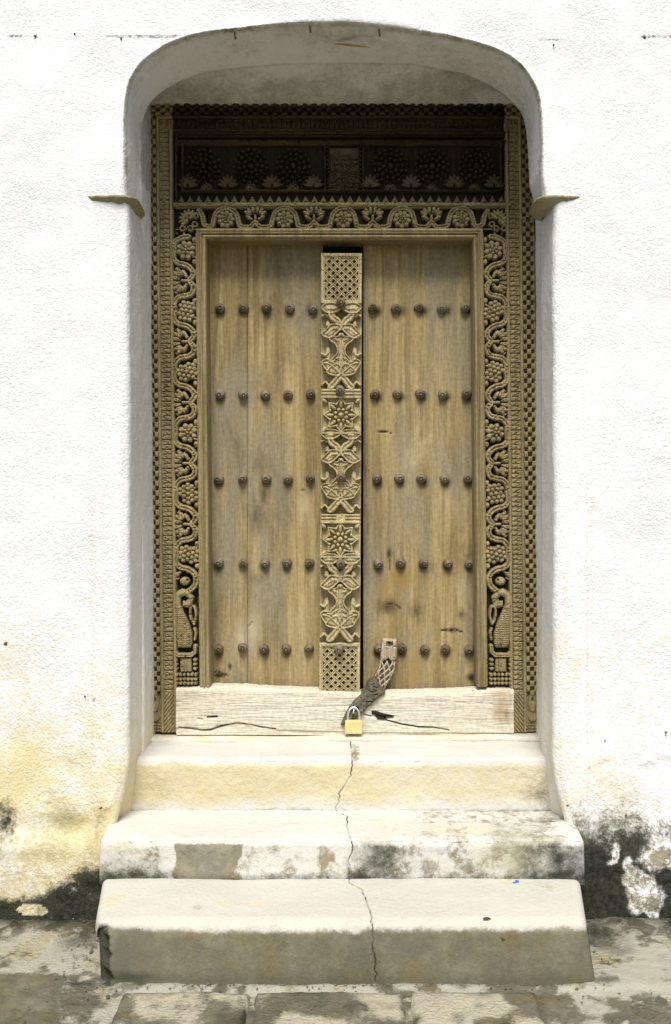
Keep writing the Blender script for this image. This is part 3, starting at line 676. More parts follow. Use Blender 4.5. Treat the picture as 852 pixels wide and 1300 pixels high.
def band_pieces(name, fn, mat_side, dmax, res):
    fr(name, relief_mesh(name, fn, -UX - 1, -UX + dmax, -311, VX + 1, mat_side, res, .022, shear=SH, wear=.25))
    fr(name, relief_mesh(name, fn, UX - dmax, UX + 1, -311, VX + 1, mat_side, res, .022, shear=SH, wear=.25))
    fr(name, relief_mesh(name, fn, -UX + dmax - res, UX - dmax + res, VX - dmax, VX + 1, W_SHADE, res, .022, shear=SH))  # top run of the same band, in the wood with painted-in shade
band_pieces('fillet', f_fillet, W_CARVE, 36, .8)
band_pieces('notched_band', f_notch, W_CARVE, 36, .6)
band_pieces('woven_band', f_chain, W_CARVE, 36, .5)

# --- frieze ornaments -------------------------------------------------
T_, B_ = .034, .016
def rosette_fn(U, V, r=11.5, npet=8, inner=5):
    h = np.zeros(U.shape)
    for i in range(npet):
        a = 2 * math.pi * i / npet + .3; h = np.maximum(h, dome(d_ell(U, V, r * .70 * math.cos(a), r * .70 * math.sin(a), r * .30, r * .27, a), r * .27, .029, B_))
    for i in range(inner):
        a = 2 * math.pi * i / inner; h = np.maximum(h, dome(d_ell(U, V, r * .34 * math.cos(a), r * .34 * math.sin(a), r * .20, r * .18, a), r * .18, .035, B_))
    h = np.maximum(h, dome(d_ell(U, V, 0, 0, r * .16, r * .16), r * .16, .039, B_))
    return np.maximum(h, .012 * (np.hypot(U, V) < r * .8))
def grape_fn(U, V, r=12):
    h = np.zeros(U.shape); pitch = r * .44
    for j in range(-3, 4):
        for i in range(-3, 4):
            cx = (i + .5 * (j % 2)) * pitch; cy = j * pitch * .87
            if math.hypot(cx, cy * .95) < r * .88: h = np.maximum(h, dome(np.hypot(U - cx, V - cy) - pitch * .52, pitch * .52, .037 - .0009 * math.hypot(cx, cy), B_))
    return np.maximum(h, .013 * (np.hypot(U, V) < r * .8))
def spray_fn(U, V, r=13, n=6, spread=1.15):  # fan of lobed leaves opening to +u
    h = np.zeros(U.shape)
    for i in range(n):
        a = (i / (n - 1) - .5) * 2 * spread; L = r * (.92 - .12 * abs(a))
        cx, cy = L * .58 * math.cos(a), L * .95 * math.sin(a)
        d = d_ell(U, V, cx, cy, r * .36, r * .17, a * .75); h = np.maximum(h, dome(d, r * .17, .033, B_) - .006 * np.exp(-((d + r * .17) / (r * .05)) ** 2))
    for sg in (1, -1):
        h = np.maximum(h, dome(d_ell(U, V, -2.5, sg * 7.2, 4.6, 2.0, sg * 1.0), 2.0, .033, B_))
        h = np.maximum(h, dome(d_ell(U, V, -4.2, sg * 4.2, 1.7, 1.6), 1.6, .033, B_))
    h = np.maximum(h, stroke(d_seg(U, V, [(-9.5, 0), (0, 0)]), 1.5, .031, B_))
    return h
def rm(name, fn, r, mat, res=.42): return relief_mesh(name, fn, -r, r, -r, r, mat, res, 0.0, origin=(0, 1e-9))
ROS = rm('rosette', rosette_fn, 12.5, W_CARVE); ROSX = rm('rosette', lambda U, V: rosette_fn(U, V, 11.5, 9, 6), 12.5, W_CARVEX)
GRA = rm('grape_cluster', grape_fn, 13, W_CARVE); SPR = rm('leaf_spray', spray_fn, 15, W_CARVE)
SPRX = rm('leaf_spray', spray_fn, 15, W_CARVEX)
def put(name, me, u, v, ang=0, s=1.0, Yp=.022, sx=1, parent=None, shear=SH):
    o = fr(name, me, loc=(u / 300 - shear * v / 300, Yp, EYE + v / 300), rot=(0, -ang, 0), scale=(s * sx, 1, s)); return o
# vine of the jambs: one period (76.5 px) read off the right jamb, u measured from the inner edge of the frieze
VP = [(28.4, 0), (29.2, -10), (23.5, -16.2), (13.5, -18.8), (6, -24.8), (4.2, -32), (8.6, -38.6), (4.2, -46), (6, -54), (13.5, -57.6), (22.5, -59.3), (28.4, -67)]
def jamb(sgn):
    u_in = UO + 12.6; per = 77.3; v0 = HY - 317.5
    pts = [(3, v0 + 24), (9, v0 + 22), (14, v0 + 15), (24, v0 + 9)] if False else [(10, v0 + 17), (20, v0 + 15), (27.5, v0 + 9)]
    for i in range(6):
        pts += [(a, v0 - i * per + b * per / 76.5) for a, b in (VP if i < 5 else VP[:6])]
    pts += [(6, v0 - 5 * per - 40), (14, v0 - 5 * per - 47)]
    C = catmull(pts, 5)
    def fv(U, V):
        u = np.abs(U) - u_in; h = np.zeros(U.shape); chunk = 60
        for j in range(0, len(C) - 1, 12):
            seg = C[j:j + 13]; lo, hi = seg[:, 1].min() - 6, seg[:, 1].max() + 6
            m = (V[0] > lo) & (V[0] < hi)
            if m.any(): h[:, m] = np.maximum(h[:, m], stroke(d_seg(u[:, m], V[:, m], seg), 3.8, .035, B_, .011))
        # narrow raised edges
        h = np.maximum(h, .018 * (u < 1.2) * (u > -.6)); h = np.maximum(h, .018 * (u > 30.6) * (u < 32))
        ph = (v0 - V) / per
        for q in (0.19, .83):
            vv = ((ph - q + .5) % 1 - .5) * per
            h = np.maximum(h, dome(d_ell(u, vv, 3.0, 0, 2.6, 4.0), 2.6, .026, .014) * (V > -125))
        for q, uu_, au in ((.30, 25, .7), (.70, 26, -.7), (.40, 28.5, .3), (.62, 28.5, -.3), (.10, 4.0, -.5), (.91, 4.5, .5), (.27, 15.0, 1.2), (.735, 15.0, -1.2)):
            vv = ((ph - q + .5) % 1 - .5) * per
            h = np.maximum(h, dome(d_ell(u, vv, uu_, 0, 3.6, 1.7, au), 1.7, .025, .012) * (V > -125))
        vv = ((ph + .5) % 1 - .5) * per
        h = np.maximum(h, dome(d_ell(u, ((ph - .13 + .5) % 1 - .5) * per, 31, 0, 1.6, 3.2), 1.6, .026, .014))
        return np.where(V < -128, np.where((u < 1.2) | (u > 30.6), h, h), h)
    a, b = (u_in - 1, u_in + 32) ; rngu = (a, b) if sgn > 0 else (-b, -a)
    fr('vine', relief_mesh('vine', fv, *rngu, VB + 1, v0 + 22, W_CARVE, .45, .022, shear=SH))
    for i in range(6):
        v = v0 - i * per; uf = sgn * (u_in + 13.2)
        put('rosette' if i in (0, 3) else 'grape_cluster', ROS if i in (0, 3) else GRA, uf, v, ang=rng.rand() * 3, s=1.10)
        if i < 5: put('leaf_spray', SPR, sgn * (u_in + 18.5), v - per * .503, s=1.28, sx=sgn)
    # foot ornament: scaled boteh over a dish, fluted block and rows of beads (zoomed photo coordinates: 5 px to 1)
    def zp(l): return [(-(434 - (580 + a / 5.0)) - u_in if True else 0, HY - (700 + b / 5.0)) for a, b in l]
    bot = zp([(238,612),(322,612),(332,520),(335,420),(345,330),(335,262),(292,236),(245,245),(214,290),(225,342),(255,362),(287,348),(287,312),(268,318),(256,300),(272,282),(298,292),(300,340),(275,400),(245,470),(228,530),(230,590)])
    def ff(U, V):
        u = np.abs(U) - u_in
        d = d_poly(u, V, bot); k = np.clip(-d / 6, 0, 1)
        scales = .0045 * np.abs(np.sin(V * 1.15 + np.abs(((u * .35) % 1) - .5) * 2.4)) * (V < HY - 772)
        h = np.where(d < 0, .018 + .016 * np.sqrt(1 - (1 - k) ** 2) - scales, 0)
        h = np.maximum(h, stroke(d_seg(u, V, catmull(zp([(215,462),(203,405),(215,352),(238,362),(236,425),(216,464)]), 5)), 1.7, .030, B_))
        h = np.maximum(h, stroke(d_seg(u, V, catmull(zp([(334,565),(350,510),(336,462),(350,440)]), 5)), 1.8, .028, B_))
        h = np.maximum(h, stroke(d_seg(u, V, catmull(zp([(212,560),(206,520),(214,490)]), 5)), 1.8, .028, B_))
        h = np.maximum(h, dome(d_ell(u, V, *zp([(272,190)])[0], 6.5, 5.4), 5, .034, B_)); h = h - .016 * (np.hypot(u - zp([(255,180)])[0][0], V - zp([(255,180)])[0][1]) < 1.5) * (h > .02)
        h = np.maximum(h, dome(d_ell(u, V, *zp([(322,145)])[0], 3.4, 5.4, .5), 3, .028, B_))
        h = np.maximum(h, stroke(d_seg(u, V, zp([(210,602),(213,640),(236,660),(318,660),(340,640),(342,602)])), 2.7, .033, B_, .007))
        p = zp([(235,682),(306,762)]); inb = (u > p[0][0]) & (u < p[1][0]) & (V < p[0][1]) & (V > p[1][1])
        h = np.maximum(h, np.where(inb, .030 - .008 * np.abs(np.cos((u - p[0][0]) * math.pi / 4.7)) ** 3, 0))
        for a in (213, 333):
            for b in (690, 718, 746): h = np.maximum(h, dome(d_ell(u, V, *zp([(a, b)])[0], 2.7, 2.4), 2.4, .027, B_))
        for b in (783, 812, 838):
            for a in range(208, 352, 24): h = np.maximum(h, dome(d_ell(u, V, *zp([(a, b)])[0], 2.3, 2.5), 2.3, .030, B_))
        return h
    fr('boteh_carving', relief_mesh('boteh_carving', ff, *rngu, HY - 871, HY - 726, W_CARVE, .4, .022, shear=SH))
jamb(-1); jamb(1)
# top frieze
vt0, vt1 = HY - 291, HY - 262.5; vm = (vt0 + vt1) / 2; per = 74.6; uc = 436 - CX
def f_top(U, V):
    h = np.zeros(U.shape)
    pts = []
    for i in range(-2, 3):
        c = uc + i * per
        base = [(-18, -10.5), (-15.5, -3), (-12.5, 6), (-6, 11.2), (0, 12), (6, 11.2), (12.5, 6), (15.5, -3), (18, -10.5), (26, -11.8), (32, -11), (37.3, -6), (42.6, -11), (48.6, -11.8)]
        pts += [(c + a, vm + b) for a, b in (base if i < 2 else base[:9])]
    pts = [(uc - 2 * per - 34, vm + 9), (uc - 2 * per - 30, vm + 2), (uc - 2 * per - 27, vm - 9)] + pts + [(uc + 2 * per + 27, vm - 9), (uc + 2 * per + 30, vm + 2), (uc + 2 * per + 34, vm + 9)]
    C = catmull(pts, 5)
    for j in range(0, len(C) - 1, 12):
        seg = C[j:j + 13]; m = (U[:, 0] > seg[:, 0].min() - 6) & (U[:, 0] < seg[:, 0].max() + 6)
        if m.any(): h[m] = np.maximum(h[m], stroke(d_seg(U[m], V[m], seg), 3.5, .035, B_, .011))
    e = (V > vt1 - 1.6) | (V < vt0 + 1.2); return np.maximum(h, .020 * e)
fr('vine', relief_mesh('vine', f_top, -211, 211, vt0 - .5, vt1 + .5, W_CARVEX, .45, .022))
for i in range(-2, 3):
    put('rosette', ROSX, uc + i * per, vm - 1.5, ang=rng.rand() * 3, s=1.03, shear=0)
    if i < 2: put('leaf_spray', SPRX, uc + (i + .5) * per, vm + 3, ang=math.pi / 2, s=1.12, shear=0)
def palm_fn(U, V):
    h = np.zeros(U.shape)
    for i in range(8):
        a = -.75 + i * .44; L = 12.5 - .3 * abs(i - 3.5)
        d = d_ell(U, V, L * .62 * math.cos(a), L * .62 * math.sin(a), 6.6, 2.5, a); h = np.maximum(h, dome(d, 2.3, .034, B_) - .004 * np.exp(-((d + 2.3) / .7) ** 2))
    for q in ((-8, 6), (-8, -5), (-3, -11), (7, -12)): h = np.maximum(h, stroke(np.abs(np.hypot(U - q[0], V - q[1]) - 3.0), 1.3, .030, B_))
    return h
PALM = rm('corner_palmette', palm_fn, 16, W_CARVEX)
put('corner_palmette', PALM, 632 - CX, HY - 279, ang=.1, sx=1, s=1.0, shear=0); put('corner_palmette', PALM, 240 - CX, HY - 279, ang=-.1, sx=-1, s=1.0, shear=0)
# plain band over the frieze
def f_pl(U, V): return np.where((V >= HY - 262.6) & (V <= HY - 257.5), .034 - .004 * ((V - (HY - 260)) / 2.5) ** 2 + (fbm(U * .2, V * .5, 3) - .5) * .004 - .006 * sm(.6, .75, fbm(U * .1, V * .3, 8)), 0)
fr('plain_band', relief_mesh('plain_band', f_pl, -214, 214, HY - 264, HY - 256, W_CARVEX, .6, .022))
# row of pyramid dentils
def pyr():
    w, hh, dp = 5.0 / 300, 10.5 / 300, .030
    V = [(-w, 0, 0), (w, 0, 0), (0, 0, hh), (0, -dp, .004), (-w * .8, -.004, -.004), (w * .8, -.004, -.004)]
    return mesh_np('dentil', V, [(4, 5, 1, 0)], W_CARVEX, False, tri=[(0, 3, 2), (3, 1, 2), (4, 5, 3), (0, 4, 3), (5, 1, 3)])
PYR = pyr()
for i in range(37): fr('dentil', PYR, loc=((-205 + i * 11.35) / 300, .020, Z(256.6)))
# big lintel panel: its border, rosettes, palmettes, central inscription
def f_lborder(U, V):
    dl = np.minimum(203.5 - np.abs(U), np.minimum(V - (HY - 243.5), (HY - 180) - V))
    h = np.where((dl > 0) & (dl < 2.4), .030, 0)
    ub = 211.5 - np.abs(U); h = np.maximum(h, np.where((ub > 0) & (ub < 2) & (V < HY - 170) & (V > HY - 258), .026, 0))
    for a in (169.5, 173.5, 183): pass
    for (a, b, hh) in ((168, 170.5, .030), (171.5, 173.5, .024), (178.5, 181, .028), (181, 184, .022)): h = np.maximum(h, np.where((V < HY - a) & (V > HY - b) & (np.abs(U) < 211.5), hh, 0))
    au = np.abs(U)
    for c in (-18.6, 24.0): h = np.maximum(h, np.where((np.abs(np.abs(U - c - 0) - 2.9) < .7) & (V < HY - 184) & (V > HY - 243), .028, 0))
    ph = ((V / 5.75) % 1 - .5) * 5.75
    for c in (-22.6 + 0.0, 27.3): pass
    for c in (-18.6, 24.0): h = np.maximum(h, np.where((V < HY - 184) & (V > HY - 243), dome(np.hypot(U - c, ph) - 1.9, 1.9, .026, .008), 0))
    return h
fr('panel_border', relief_mesh('panel_border', f_lborder, -213, 213, HY - 259, HY - 167, W_SHADE, .55, .022))
def lros(U, V):
    h = dome(np.hypot(U, V) - 3.2, 3.2, .034, .012)
    for (rr, n_, r_, t_) in ((7.4, 8, 2.3, .030), (13, 13, 2.2, .028), (18.2, 17, 2.0, .026)):
        for i in range(n_):
            a = 2 * math.pi * i / n_; h = np.maximum(h, dome(np.hypot(U - rr * math.cos(a), V - rr * math.sin(a)) - r_, r_, t_, .010))
    return h
LROS = rm('lintel_rosette', lros, 21, W_SHADE, .5)
def lpal(U, V):
    h = np.zeros(U.shape)
    for i in range(7):
        a = math.pi / 2 + (i - 3) * .42; L = 13 - .9 * abs(i - 3)
        d = d_ell(U, V, L * .62 * math.cos(a), -6 + L * .72 * math.sin(a), 6, 2.2, a); h = np.maximum(h, dome(d, 2.2, .030, .012) - .004 * np.exp(-((d + 2.2) / .6) ** 2))
    return h
LPAL = rm('palmette', lpal, 15, W_LIT, .5)
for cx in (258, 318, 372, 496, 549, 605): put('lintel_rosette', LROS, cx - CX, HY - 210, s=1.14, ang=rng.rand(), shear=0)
for cx in (289, 345, 398, 470, 522, 577, 628, 238): put('palmette', LPAL, cx - CX, HY - 231, s=1.15, shear=0)
for cx in (262, 318, 372, 496, 549, 603): put('palmette', LPAL, cx - CX, HY - 238, s=.75, shear=0)
# inscription in raised script, written in rows between fine rules (worn and barely legible in the photograph)
def f_ins(U, V):
    q = lambda l: [((400 + a / 12.17) - CX, HY - (180 + b / 12.17)) for a, b in l]
    S_ = [[(255,200),(250,300),(262,345)],[(300,230),(345,240),(330,265)],[(400,250),(440,262),(500,245),(520,240)],[(545,240),(600,255),(660,245)],
          [(250,350),(255,440),(235,470),(205,462)],[(300,400),(330,330),(380,330)],[(320,420),(345,385),(370,440)],[(415,370),(440,350),(460,420),(500,430),(520,350)],[(560,380),(590,350),(640,380),(650,430),(590,440),(560,430)],
          [(215,520),(250,500),(300,480),(330,500)],[(400,440),(430,460),(500,440)],[(430,500),(500,480),(520,520)],[(560,470),(650,480),(650,520),(560,510)],
          [(205,600),(250,620),(320,570),(385,545)],[(280,500),(300,545)],[(410,560),(440,540),(510,560),(500,590),(420,600)],[(560,560),(600,580),(660,600),(600,620),(550,600)],
          [(205,690),(300,650),(380,640)],[(240,700),(300,690),(300,640)],[(340,690),(380,730),(410,660)],[(440,700),(460,650),(520,690)],[(550,700),(570,650),(600,690),(640,650),(660,700)],[(215,735),(380,740)],[(430,735),(530,735)],[(555,735),(660,740)]]
    h = np.where((np.abs(U - 2.7) < 20) & (V < HY - 187) & (V > HY - 243), .012, 0)
    for s in S_: h = np.maximum(h, stroke(d_seg(U, V, catmull(q(s), 4)), .9, .024, .012))
    for l in ([(180,180),(180,770)],[(395,190),(395,770)],[(540,190),(540,770)],[(675,180),(675,770)],[(190,335),(670,335)],[(190,445),(670,445)],[(190,620),(670,620)]): h = np.maximum(h, stroke(d_seg(U, V, q(l)), .55, .023, .012))
    return h
fr('inscription_tablet', relief_mesh('inscription_tablet', f_ins, -18, 24, HY - 244, HY - 186, W_LIT, .33, .022))

# ================================================================== DOOR LEAVES
YL = .115
def plank(px0, px1, seed, stains, parent, inv_, top=305, bot=876):
    u0, u1 = X(px0, YL), X(px1, YL); z0, z1_ = Z(bot, YL), Z(top, YL)
    nx = max(6, int((u1 - u0) / .004)); nz_ = int((z1_ - z0) / .006)
    xs_ = np.linspace(u0, u1, nx); zs_ = np.linspace(z0, z1_, nz_); U, V = np.meshgrid(xs_, zs_, indexing='ij')
    e = np.minimum(U - u0, u1 - U)
    D = .002 * np.exp(-e / .002) + (fbm(U * 6, V * 1.5, seed) - .5) * .006 + (fbm(U * 70, V * 2.5, seed + 1, 3) - .5) * .0030 + (fbm(U * 30, V * 12, seed + 4, 3) - .5) * .0012
    px = CX + U * sc_(YL); py = HY + (EYE - V) * sc_(YL)
    for cr in stains.get('crack', []):
        D += .006 * np.exp(-(d_seg(px, py, cr) / .8) ** 2)
    A, B = masks(U.size)
    dk = np.zeros(U.shape); ru = np.zeros(U.shape); pl = np.zeros(U.shape)
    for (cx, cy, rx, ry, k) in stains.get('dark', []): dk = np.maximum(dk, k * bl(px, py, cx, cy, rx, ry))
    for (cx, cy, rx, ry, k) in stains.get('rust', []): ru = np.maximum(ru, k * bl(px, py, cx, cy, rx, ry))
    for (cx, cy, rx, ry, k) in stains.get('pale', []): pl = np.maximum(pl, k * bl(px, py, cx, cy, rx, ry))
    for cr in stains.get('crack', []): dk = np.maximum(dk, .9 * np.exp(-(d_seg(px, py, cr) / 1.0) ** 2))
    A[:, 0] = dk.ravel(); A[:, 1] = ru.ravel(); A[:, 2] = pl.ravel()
    V3 = np.stack([U, YL + D, V], -1).reshape(-1, 3); n0 = len(V3); Q = [tuple(q) for q in grid_q(nx, nz_)]
    # sides
    bk = V3.copy().reshape(nx, nz_, 3); bk[:, :, 1] = YL + .045
    ring_ = [(i, 0) for i in range(nx)] + [(nx - 1, j) for j in range(1, nz_)] + [(i, nz_ - 1) for i in range(nx - 2, -1, -1)] + [(0, j) for j in range(nz_ - 2, 0, -1)]
    ext = np.array([bk[a, b] for a, b in ring_]); m = len(ring_)
    for j in range(m):
        a = ring_[j]; b = ring_[(j + 1) % m]; Q.append((a[0] * nz_ + a[1], n0 + j, n0 + (j + 1) % m, b[0] * nz_ + b[1]))
    A2, B2 = masks(n0 + m); A2[:n0] = A
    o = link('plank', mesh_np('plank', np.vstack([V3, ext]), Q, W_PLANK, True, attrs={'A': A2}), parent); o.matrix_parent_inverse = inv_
def stud_mesh(sd_=0):
    prof = [(.0200, 0), (.0215, .004), (.0212, .010), (.0205, .018), (.0185, .025), (.0135, .031), (.0065, .0345), (0.0, .0355)]
    seg = 14; V = []; Q = []
    for r_, h in prof[:-1]:
        for k in range(seg):
            a = 2 * math.pi * k / seg; w = 1 + .05 * math.cos(a * 3 + h * 90 + sd_) + .04 * math.cos(a * 2 + sd_ * 2.1) + .09 * (vnoise(a * 1.3 + sd_, h * 120, sd_) - .5); V.append((r_ * w * math.cos(a), -h, r_ * w * math.sin(a)))
    for i in range(len(prof) - 2):
        for k in range(seg): Q.append((i * seg + k, i * seg + (k + 1) % seg, (i + 1) * seg + (k + 1) % seg, (i + 1) * seg + k))
    V.append((0, -prof[-1][1], 0)); m = len(V) - 1; b = (len(prof) - 2) * seg
    return mesh_np('stud', V, Q, W_STUD, True, tri=[(m, b + (k + 1) % seg, b + k) for k in range(seg)])
STUDS = [stud_mesh(i * 1.7) for i in range(6)]; STUD = STUDS[0]
def stud(px, py, parent, inv_, Yb=YL, s=1.0):
    o = link('stud', STUDS[rng.randint(6)], parent, loc=(X(px, Yb - .02), Yb + .002, Z(py, Yb - .02)), rot=(rng.uniform(-.16, .16), rng.rand() * 6, rng.uniform(-.16, .16)), scale=(s * rng.uniform(.93, 1.06), rng.uniform(.85, 1.12), s * rng.uniform(.93, 1.06)))
    o.matrix_parent_inverse = inv_
rows = [391, 500, 608, 715, 824]
Lf = thing('door_leaf', 'left studded door leaf that carries the carved pale centre strip', 'door leaf', (X(266, YL), YL, Z(876, YL)), 'two leaves of the double door')
Rf = thing('door_leaf', 'right studded door leaf of plain boards, the one with the carved hasp and rusty stains', 'door leaf', (X(604, YL), YL, Z(876, YL)), 'two leaves of the double door')
iL = Matrix.Translation(-Vector(Lf.location)); iR = Matrix.Translation(-Vector(Rf.location))
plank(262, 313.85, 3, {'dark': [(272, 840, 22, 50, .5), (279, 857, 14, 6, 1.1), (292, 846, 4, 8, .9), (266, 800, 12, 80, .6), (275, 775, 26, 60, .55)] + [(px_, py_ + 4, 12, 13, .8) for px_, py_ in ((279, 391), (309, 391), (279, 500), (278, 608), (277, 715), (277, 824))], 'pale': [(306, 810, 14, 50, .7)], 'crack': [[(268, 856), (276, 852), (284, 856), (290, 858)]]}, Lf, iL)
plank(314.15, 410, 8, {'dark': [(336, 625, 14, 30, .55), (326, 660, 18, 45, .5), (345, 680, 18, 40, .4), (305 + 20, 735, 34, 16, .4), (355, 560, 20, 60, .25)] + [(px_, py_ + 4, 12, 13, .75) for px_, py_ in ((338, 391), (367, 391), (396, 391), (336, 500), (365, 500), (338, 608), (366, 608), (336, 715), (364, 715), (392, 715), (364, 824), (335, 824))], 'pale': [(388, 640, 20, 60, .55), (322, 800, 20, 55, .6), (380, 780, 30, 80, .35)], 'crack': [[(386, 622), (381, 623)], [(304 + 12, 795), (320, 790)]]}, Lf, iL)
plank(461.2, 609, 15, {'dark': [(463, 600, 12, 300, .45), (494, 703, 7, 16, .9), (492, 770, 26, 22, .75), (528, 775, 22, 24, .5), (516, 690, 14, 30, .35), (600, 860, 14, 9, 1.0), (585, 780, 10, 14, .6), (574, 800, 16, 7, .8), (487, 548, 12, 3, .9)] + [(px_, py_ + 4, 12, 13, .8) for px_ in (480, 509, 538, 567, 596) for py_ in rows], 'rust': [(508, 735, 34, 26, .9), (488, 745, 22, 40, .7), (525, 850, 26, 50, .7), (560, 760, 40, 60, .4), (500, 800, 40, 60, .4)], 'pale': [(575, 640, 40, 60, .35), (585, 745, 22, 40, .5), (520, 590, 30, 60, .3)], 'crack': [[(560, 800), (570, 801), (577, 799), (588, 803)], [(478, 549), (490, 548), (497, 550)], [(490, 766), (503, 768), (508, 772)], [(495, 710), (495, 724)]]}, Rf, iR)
for j, py_ in enumerate(rows):
    for px_ in ((279, 309.5, 338.5, 368, 397), (279.5, 307.5, 336.5, 365.5, 394), (278, 307.5, 338, 366, 394), (277.5, 308, 336.5, 364.5, 393), (277.5, 307.5, 335.5, 363.5, 392.5))[j]:
        stud(px_, py_ + rng.uniform(-1, 1), Lf, iL)
    for px_ in ((473.5, 502.5, 532, 561, 591), (476, 504.5, 533.5, 563, 593), (479, 506.5, 536, 564.5, 595), (480, 509.5, 538, 568.5, 596.5), (481, 511, 539.5, 566.5, 596.5))[j]:
        stud(px_, py_ + rng.uniform(-1, 1), Rf, iR)
# cover battens so the joints stay dark, behind the leaves
box('gap_shade_board', (X(263, YL), X(459, YL), YL + .047, YL + .07, Z(876, YL), Z(303, YL)), W_BACK, Lf).matrix_parent_inverse = iL
box('gap_shade_board', (X(461, YL), X(609, YL), YL + .047, YL + .07, Z(876, YL), Z(303, YL)), W_BACK, Rf).matrix_parent_inverse = iR

# ---- carved centre strip, fixed to the left leaf; slightly crooked like in the photo
YS = .045      # face of its board
strip = bpy.data.objects.new('centre_post', None); COL.objects.link(strip); strip.parent = Lf; strip.matrix_parent_inverse = iL
strip.rotation_euler = (0, R(.28), 0); strip.location = (0, 0, 0)
# rotate about the strip centre
c0 = Vector((X(432.5, YS), 0, Z(601, YS))); Rm = Matrix.Rotation(R(.28), 3, 'Y'); strip.location = c0 - Rm @ c0
ks = sc_(YS) / 300
def st(name, fn, u0, u1, y0, y1, res=.36, mat=None, cy=None):
    me = relief_mesh(name, lambda U, V: fn(U, V) * 1.45 + .020 * (fn(U, V) > .0035), u0, u1, HY - y1, HY - y0, mat or W_POST, res, YS + .018, wear=.4)
    o = link(name, me, strip); return o
SC = 432.5 - CX
box('strip_board', (X(407, YS), X(458.5, YS), YS + .016, YL + .002, Z(883, YS), Z(320, YS)), W_POST, strip)
def mir(U): return np.abs(U - SC)
def lattice(y0, y1, cell=10.6, cv=10.0):
    def f(U, V):
        u = U - SC; y = HY - V; e = np.minimum(np.minimum(26 - np.abs(u), y - y0), y1 - y)
        h = np.where((e > 0) & (e < 5.0), .020 - .004 * np.exp(-((e - 4.2) / .7) ** 2), 0)
        a = u / cell + (y - y0) / cv; b = u / cell - (y - y0) / cv
        da = np.abs((a % 1) - .5); db = np.abs((b % 1) - .5); dm = np.minimum(.5 - da, .5 - db) * 7.3
        bar = np.where(dm < 1.75, .017 - .0035 * np.exp(-(dm / .5) ** 2), 0)
        return np.where(e > 0, np.maximum(h, bar * (e >= 4.6)), 0)
    return f
st('lattice_panel', lattice(320.5, 384), -30, 26, 320, 385)
st('lattice_panel', lattice(818, 882.5), -30, 26, 817, 884)
T2, Bs = .021, .012
def m_unit(y0, k):       # collar, crossing stems, butterfly leaves, cup, lotus, legs : u >= 0 half, y down from y0, k stretches
    def f(U, V):
        u = mir(U); y = ((HY - V) - y0) / k; h = np.zeros(U.shape)
        P = lambda l: np.array(l, float)
        # collar (0..10)
        h = np.maximum(h, rim(d_poly(u, y, cc([(-1, 1), (6, -4), (18, -5), (25, -1), (25.5, 3), (19, 8.5), (9, 8.5), (0, 3)])), .020, .008, 1.2))
        h = np.maximum(h, dome(d_ell(u, y, 13, 3, 5.5, 2.4), 2.4, .022, .014))
        # crossing stems
        h = np.maximum(h, stroke(d_seg(u, y, catmull(P([(13.5, 8.5), (11, 14), (5.5, 18), (3.2, 23), (2.5, 27)]), 5)), 4.5, T2, Bs, .006))
        # butterfly leaves
        bf = cc([(0, 24), (12.5, 22), (19, 28), (25.5, 34.5), (23.5, 38), (16, 41), (9, 38), (3, 32), (0, 29)])
        h = np.maximum(h, rim(d_poly(u, y, bf), .021, .009, 1.3)); h = np.maximum(h, stroke(d_seg(u, y, catmull(P([(4, 28), (11, 29), (18, 35)]), 4)), 1.3, .021, .012))
        h = np.maximum(h, dome(d_ell(u, y, 0, 35.5, 4.0, 2.2), 2.2, .021, .012))
        # cup and neck
        cup = cc([(-2, 37), (6, 38), (14.5, 38.5), (15, 43), (9, 48), (5.8, 53), (5.6, 58), (8, 62), (12, 67), (12.5, 72), (-2, 72)])
        h = np.maximum(h, rim(d_poly(u, y, cup), .020, .009, 1.3)); h = np.maximum(h, dome(d_ell(u, y, 6, 42.5, 4.5, 1.8, -.5), 1.8, .021, .013))
        for a in (0, 3.2): h = np.maximum(h, stroke(d_seg(u, y, P([(a * .8, 50), (a * .6, 58), (a * 1.6, 68)])), .9, .021, .012))
        # lotus
        lot = cc([(-2, 66), (7, 66), (10, 69), (19, 66.5), (25, 70), (24, 75), (20, 81), (15, 87), (-2, 87.5)])
        h = np.maximum(h, rim(d_poly(u, y, lot), .020, .010, 1.2))
        for l in ([(22, 72), (14, 74), (3, 84)], [(17, 82), (13, 77), (5, 73), (1, 77)], [(8, 68), (11, 71), (16, 70)]): h = np.maximum(h, stroke(d_seg(u, y, catmull(P(l), 4)), 1.2, .021, .012))
        h = np.maximum(h, dome(d_ell(u, y, 0, 72, 3.5, 2.8), 2.8, .021, .012))
        for a in (0, 2.4, 4.8): h = np.maximum(h, stroke(d_seg(u, y, P([(a, 64 + a * .4), (a * .6, 68)])), .7, .020, .012))
        for l in ([(25, 12), (21, 9.5), (18, 12)], [(25, 60), (20, 62), (17, 59)], [(24.5, 100), (20, 96), (17, 99)]): h = np.maximum(h, stroke(d_seg(u, y, catmull(P(l), 4)), 1.5, .014, .008))
        # legs
        h = np.maximum(h, stroke(d_seg(u, y, catmull(P([(0.8, 88), (4, 92), (8.5, 98), (13, 103)]), 5)), 4.6, T2, Bs, .006))
        h = np.maximum(h, stroke(d_seg(u, y, catmull(P([(1.2, 92), (5, 99), (9, 104)]), 5)), .8, .017, .01))
        # deep-set side ground with vertical tongues
        h = np.maximum(h, np.where((u > 7) & (u < 25.8), .0095 * np.exp(-((u - 17) / 3.2) ** 2), 0) * (sm(12, 24, y) * sm(26, 24, y) + sm(44, 60, y) * sm(70, 67, y)))
        return np.where((y > -6) & (y < 106) & (u < 26), h, 0)
    return f
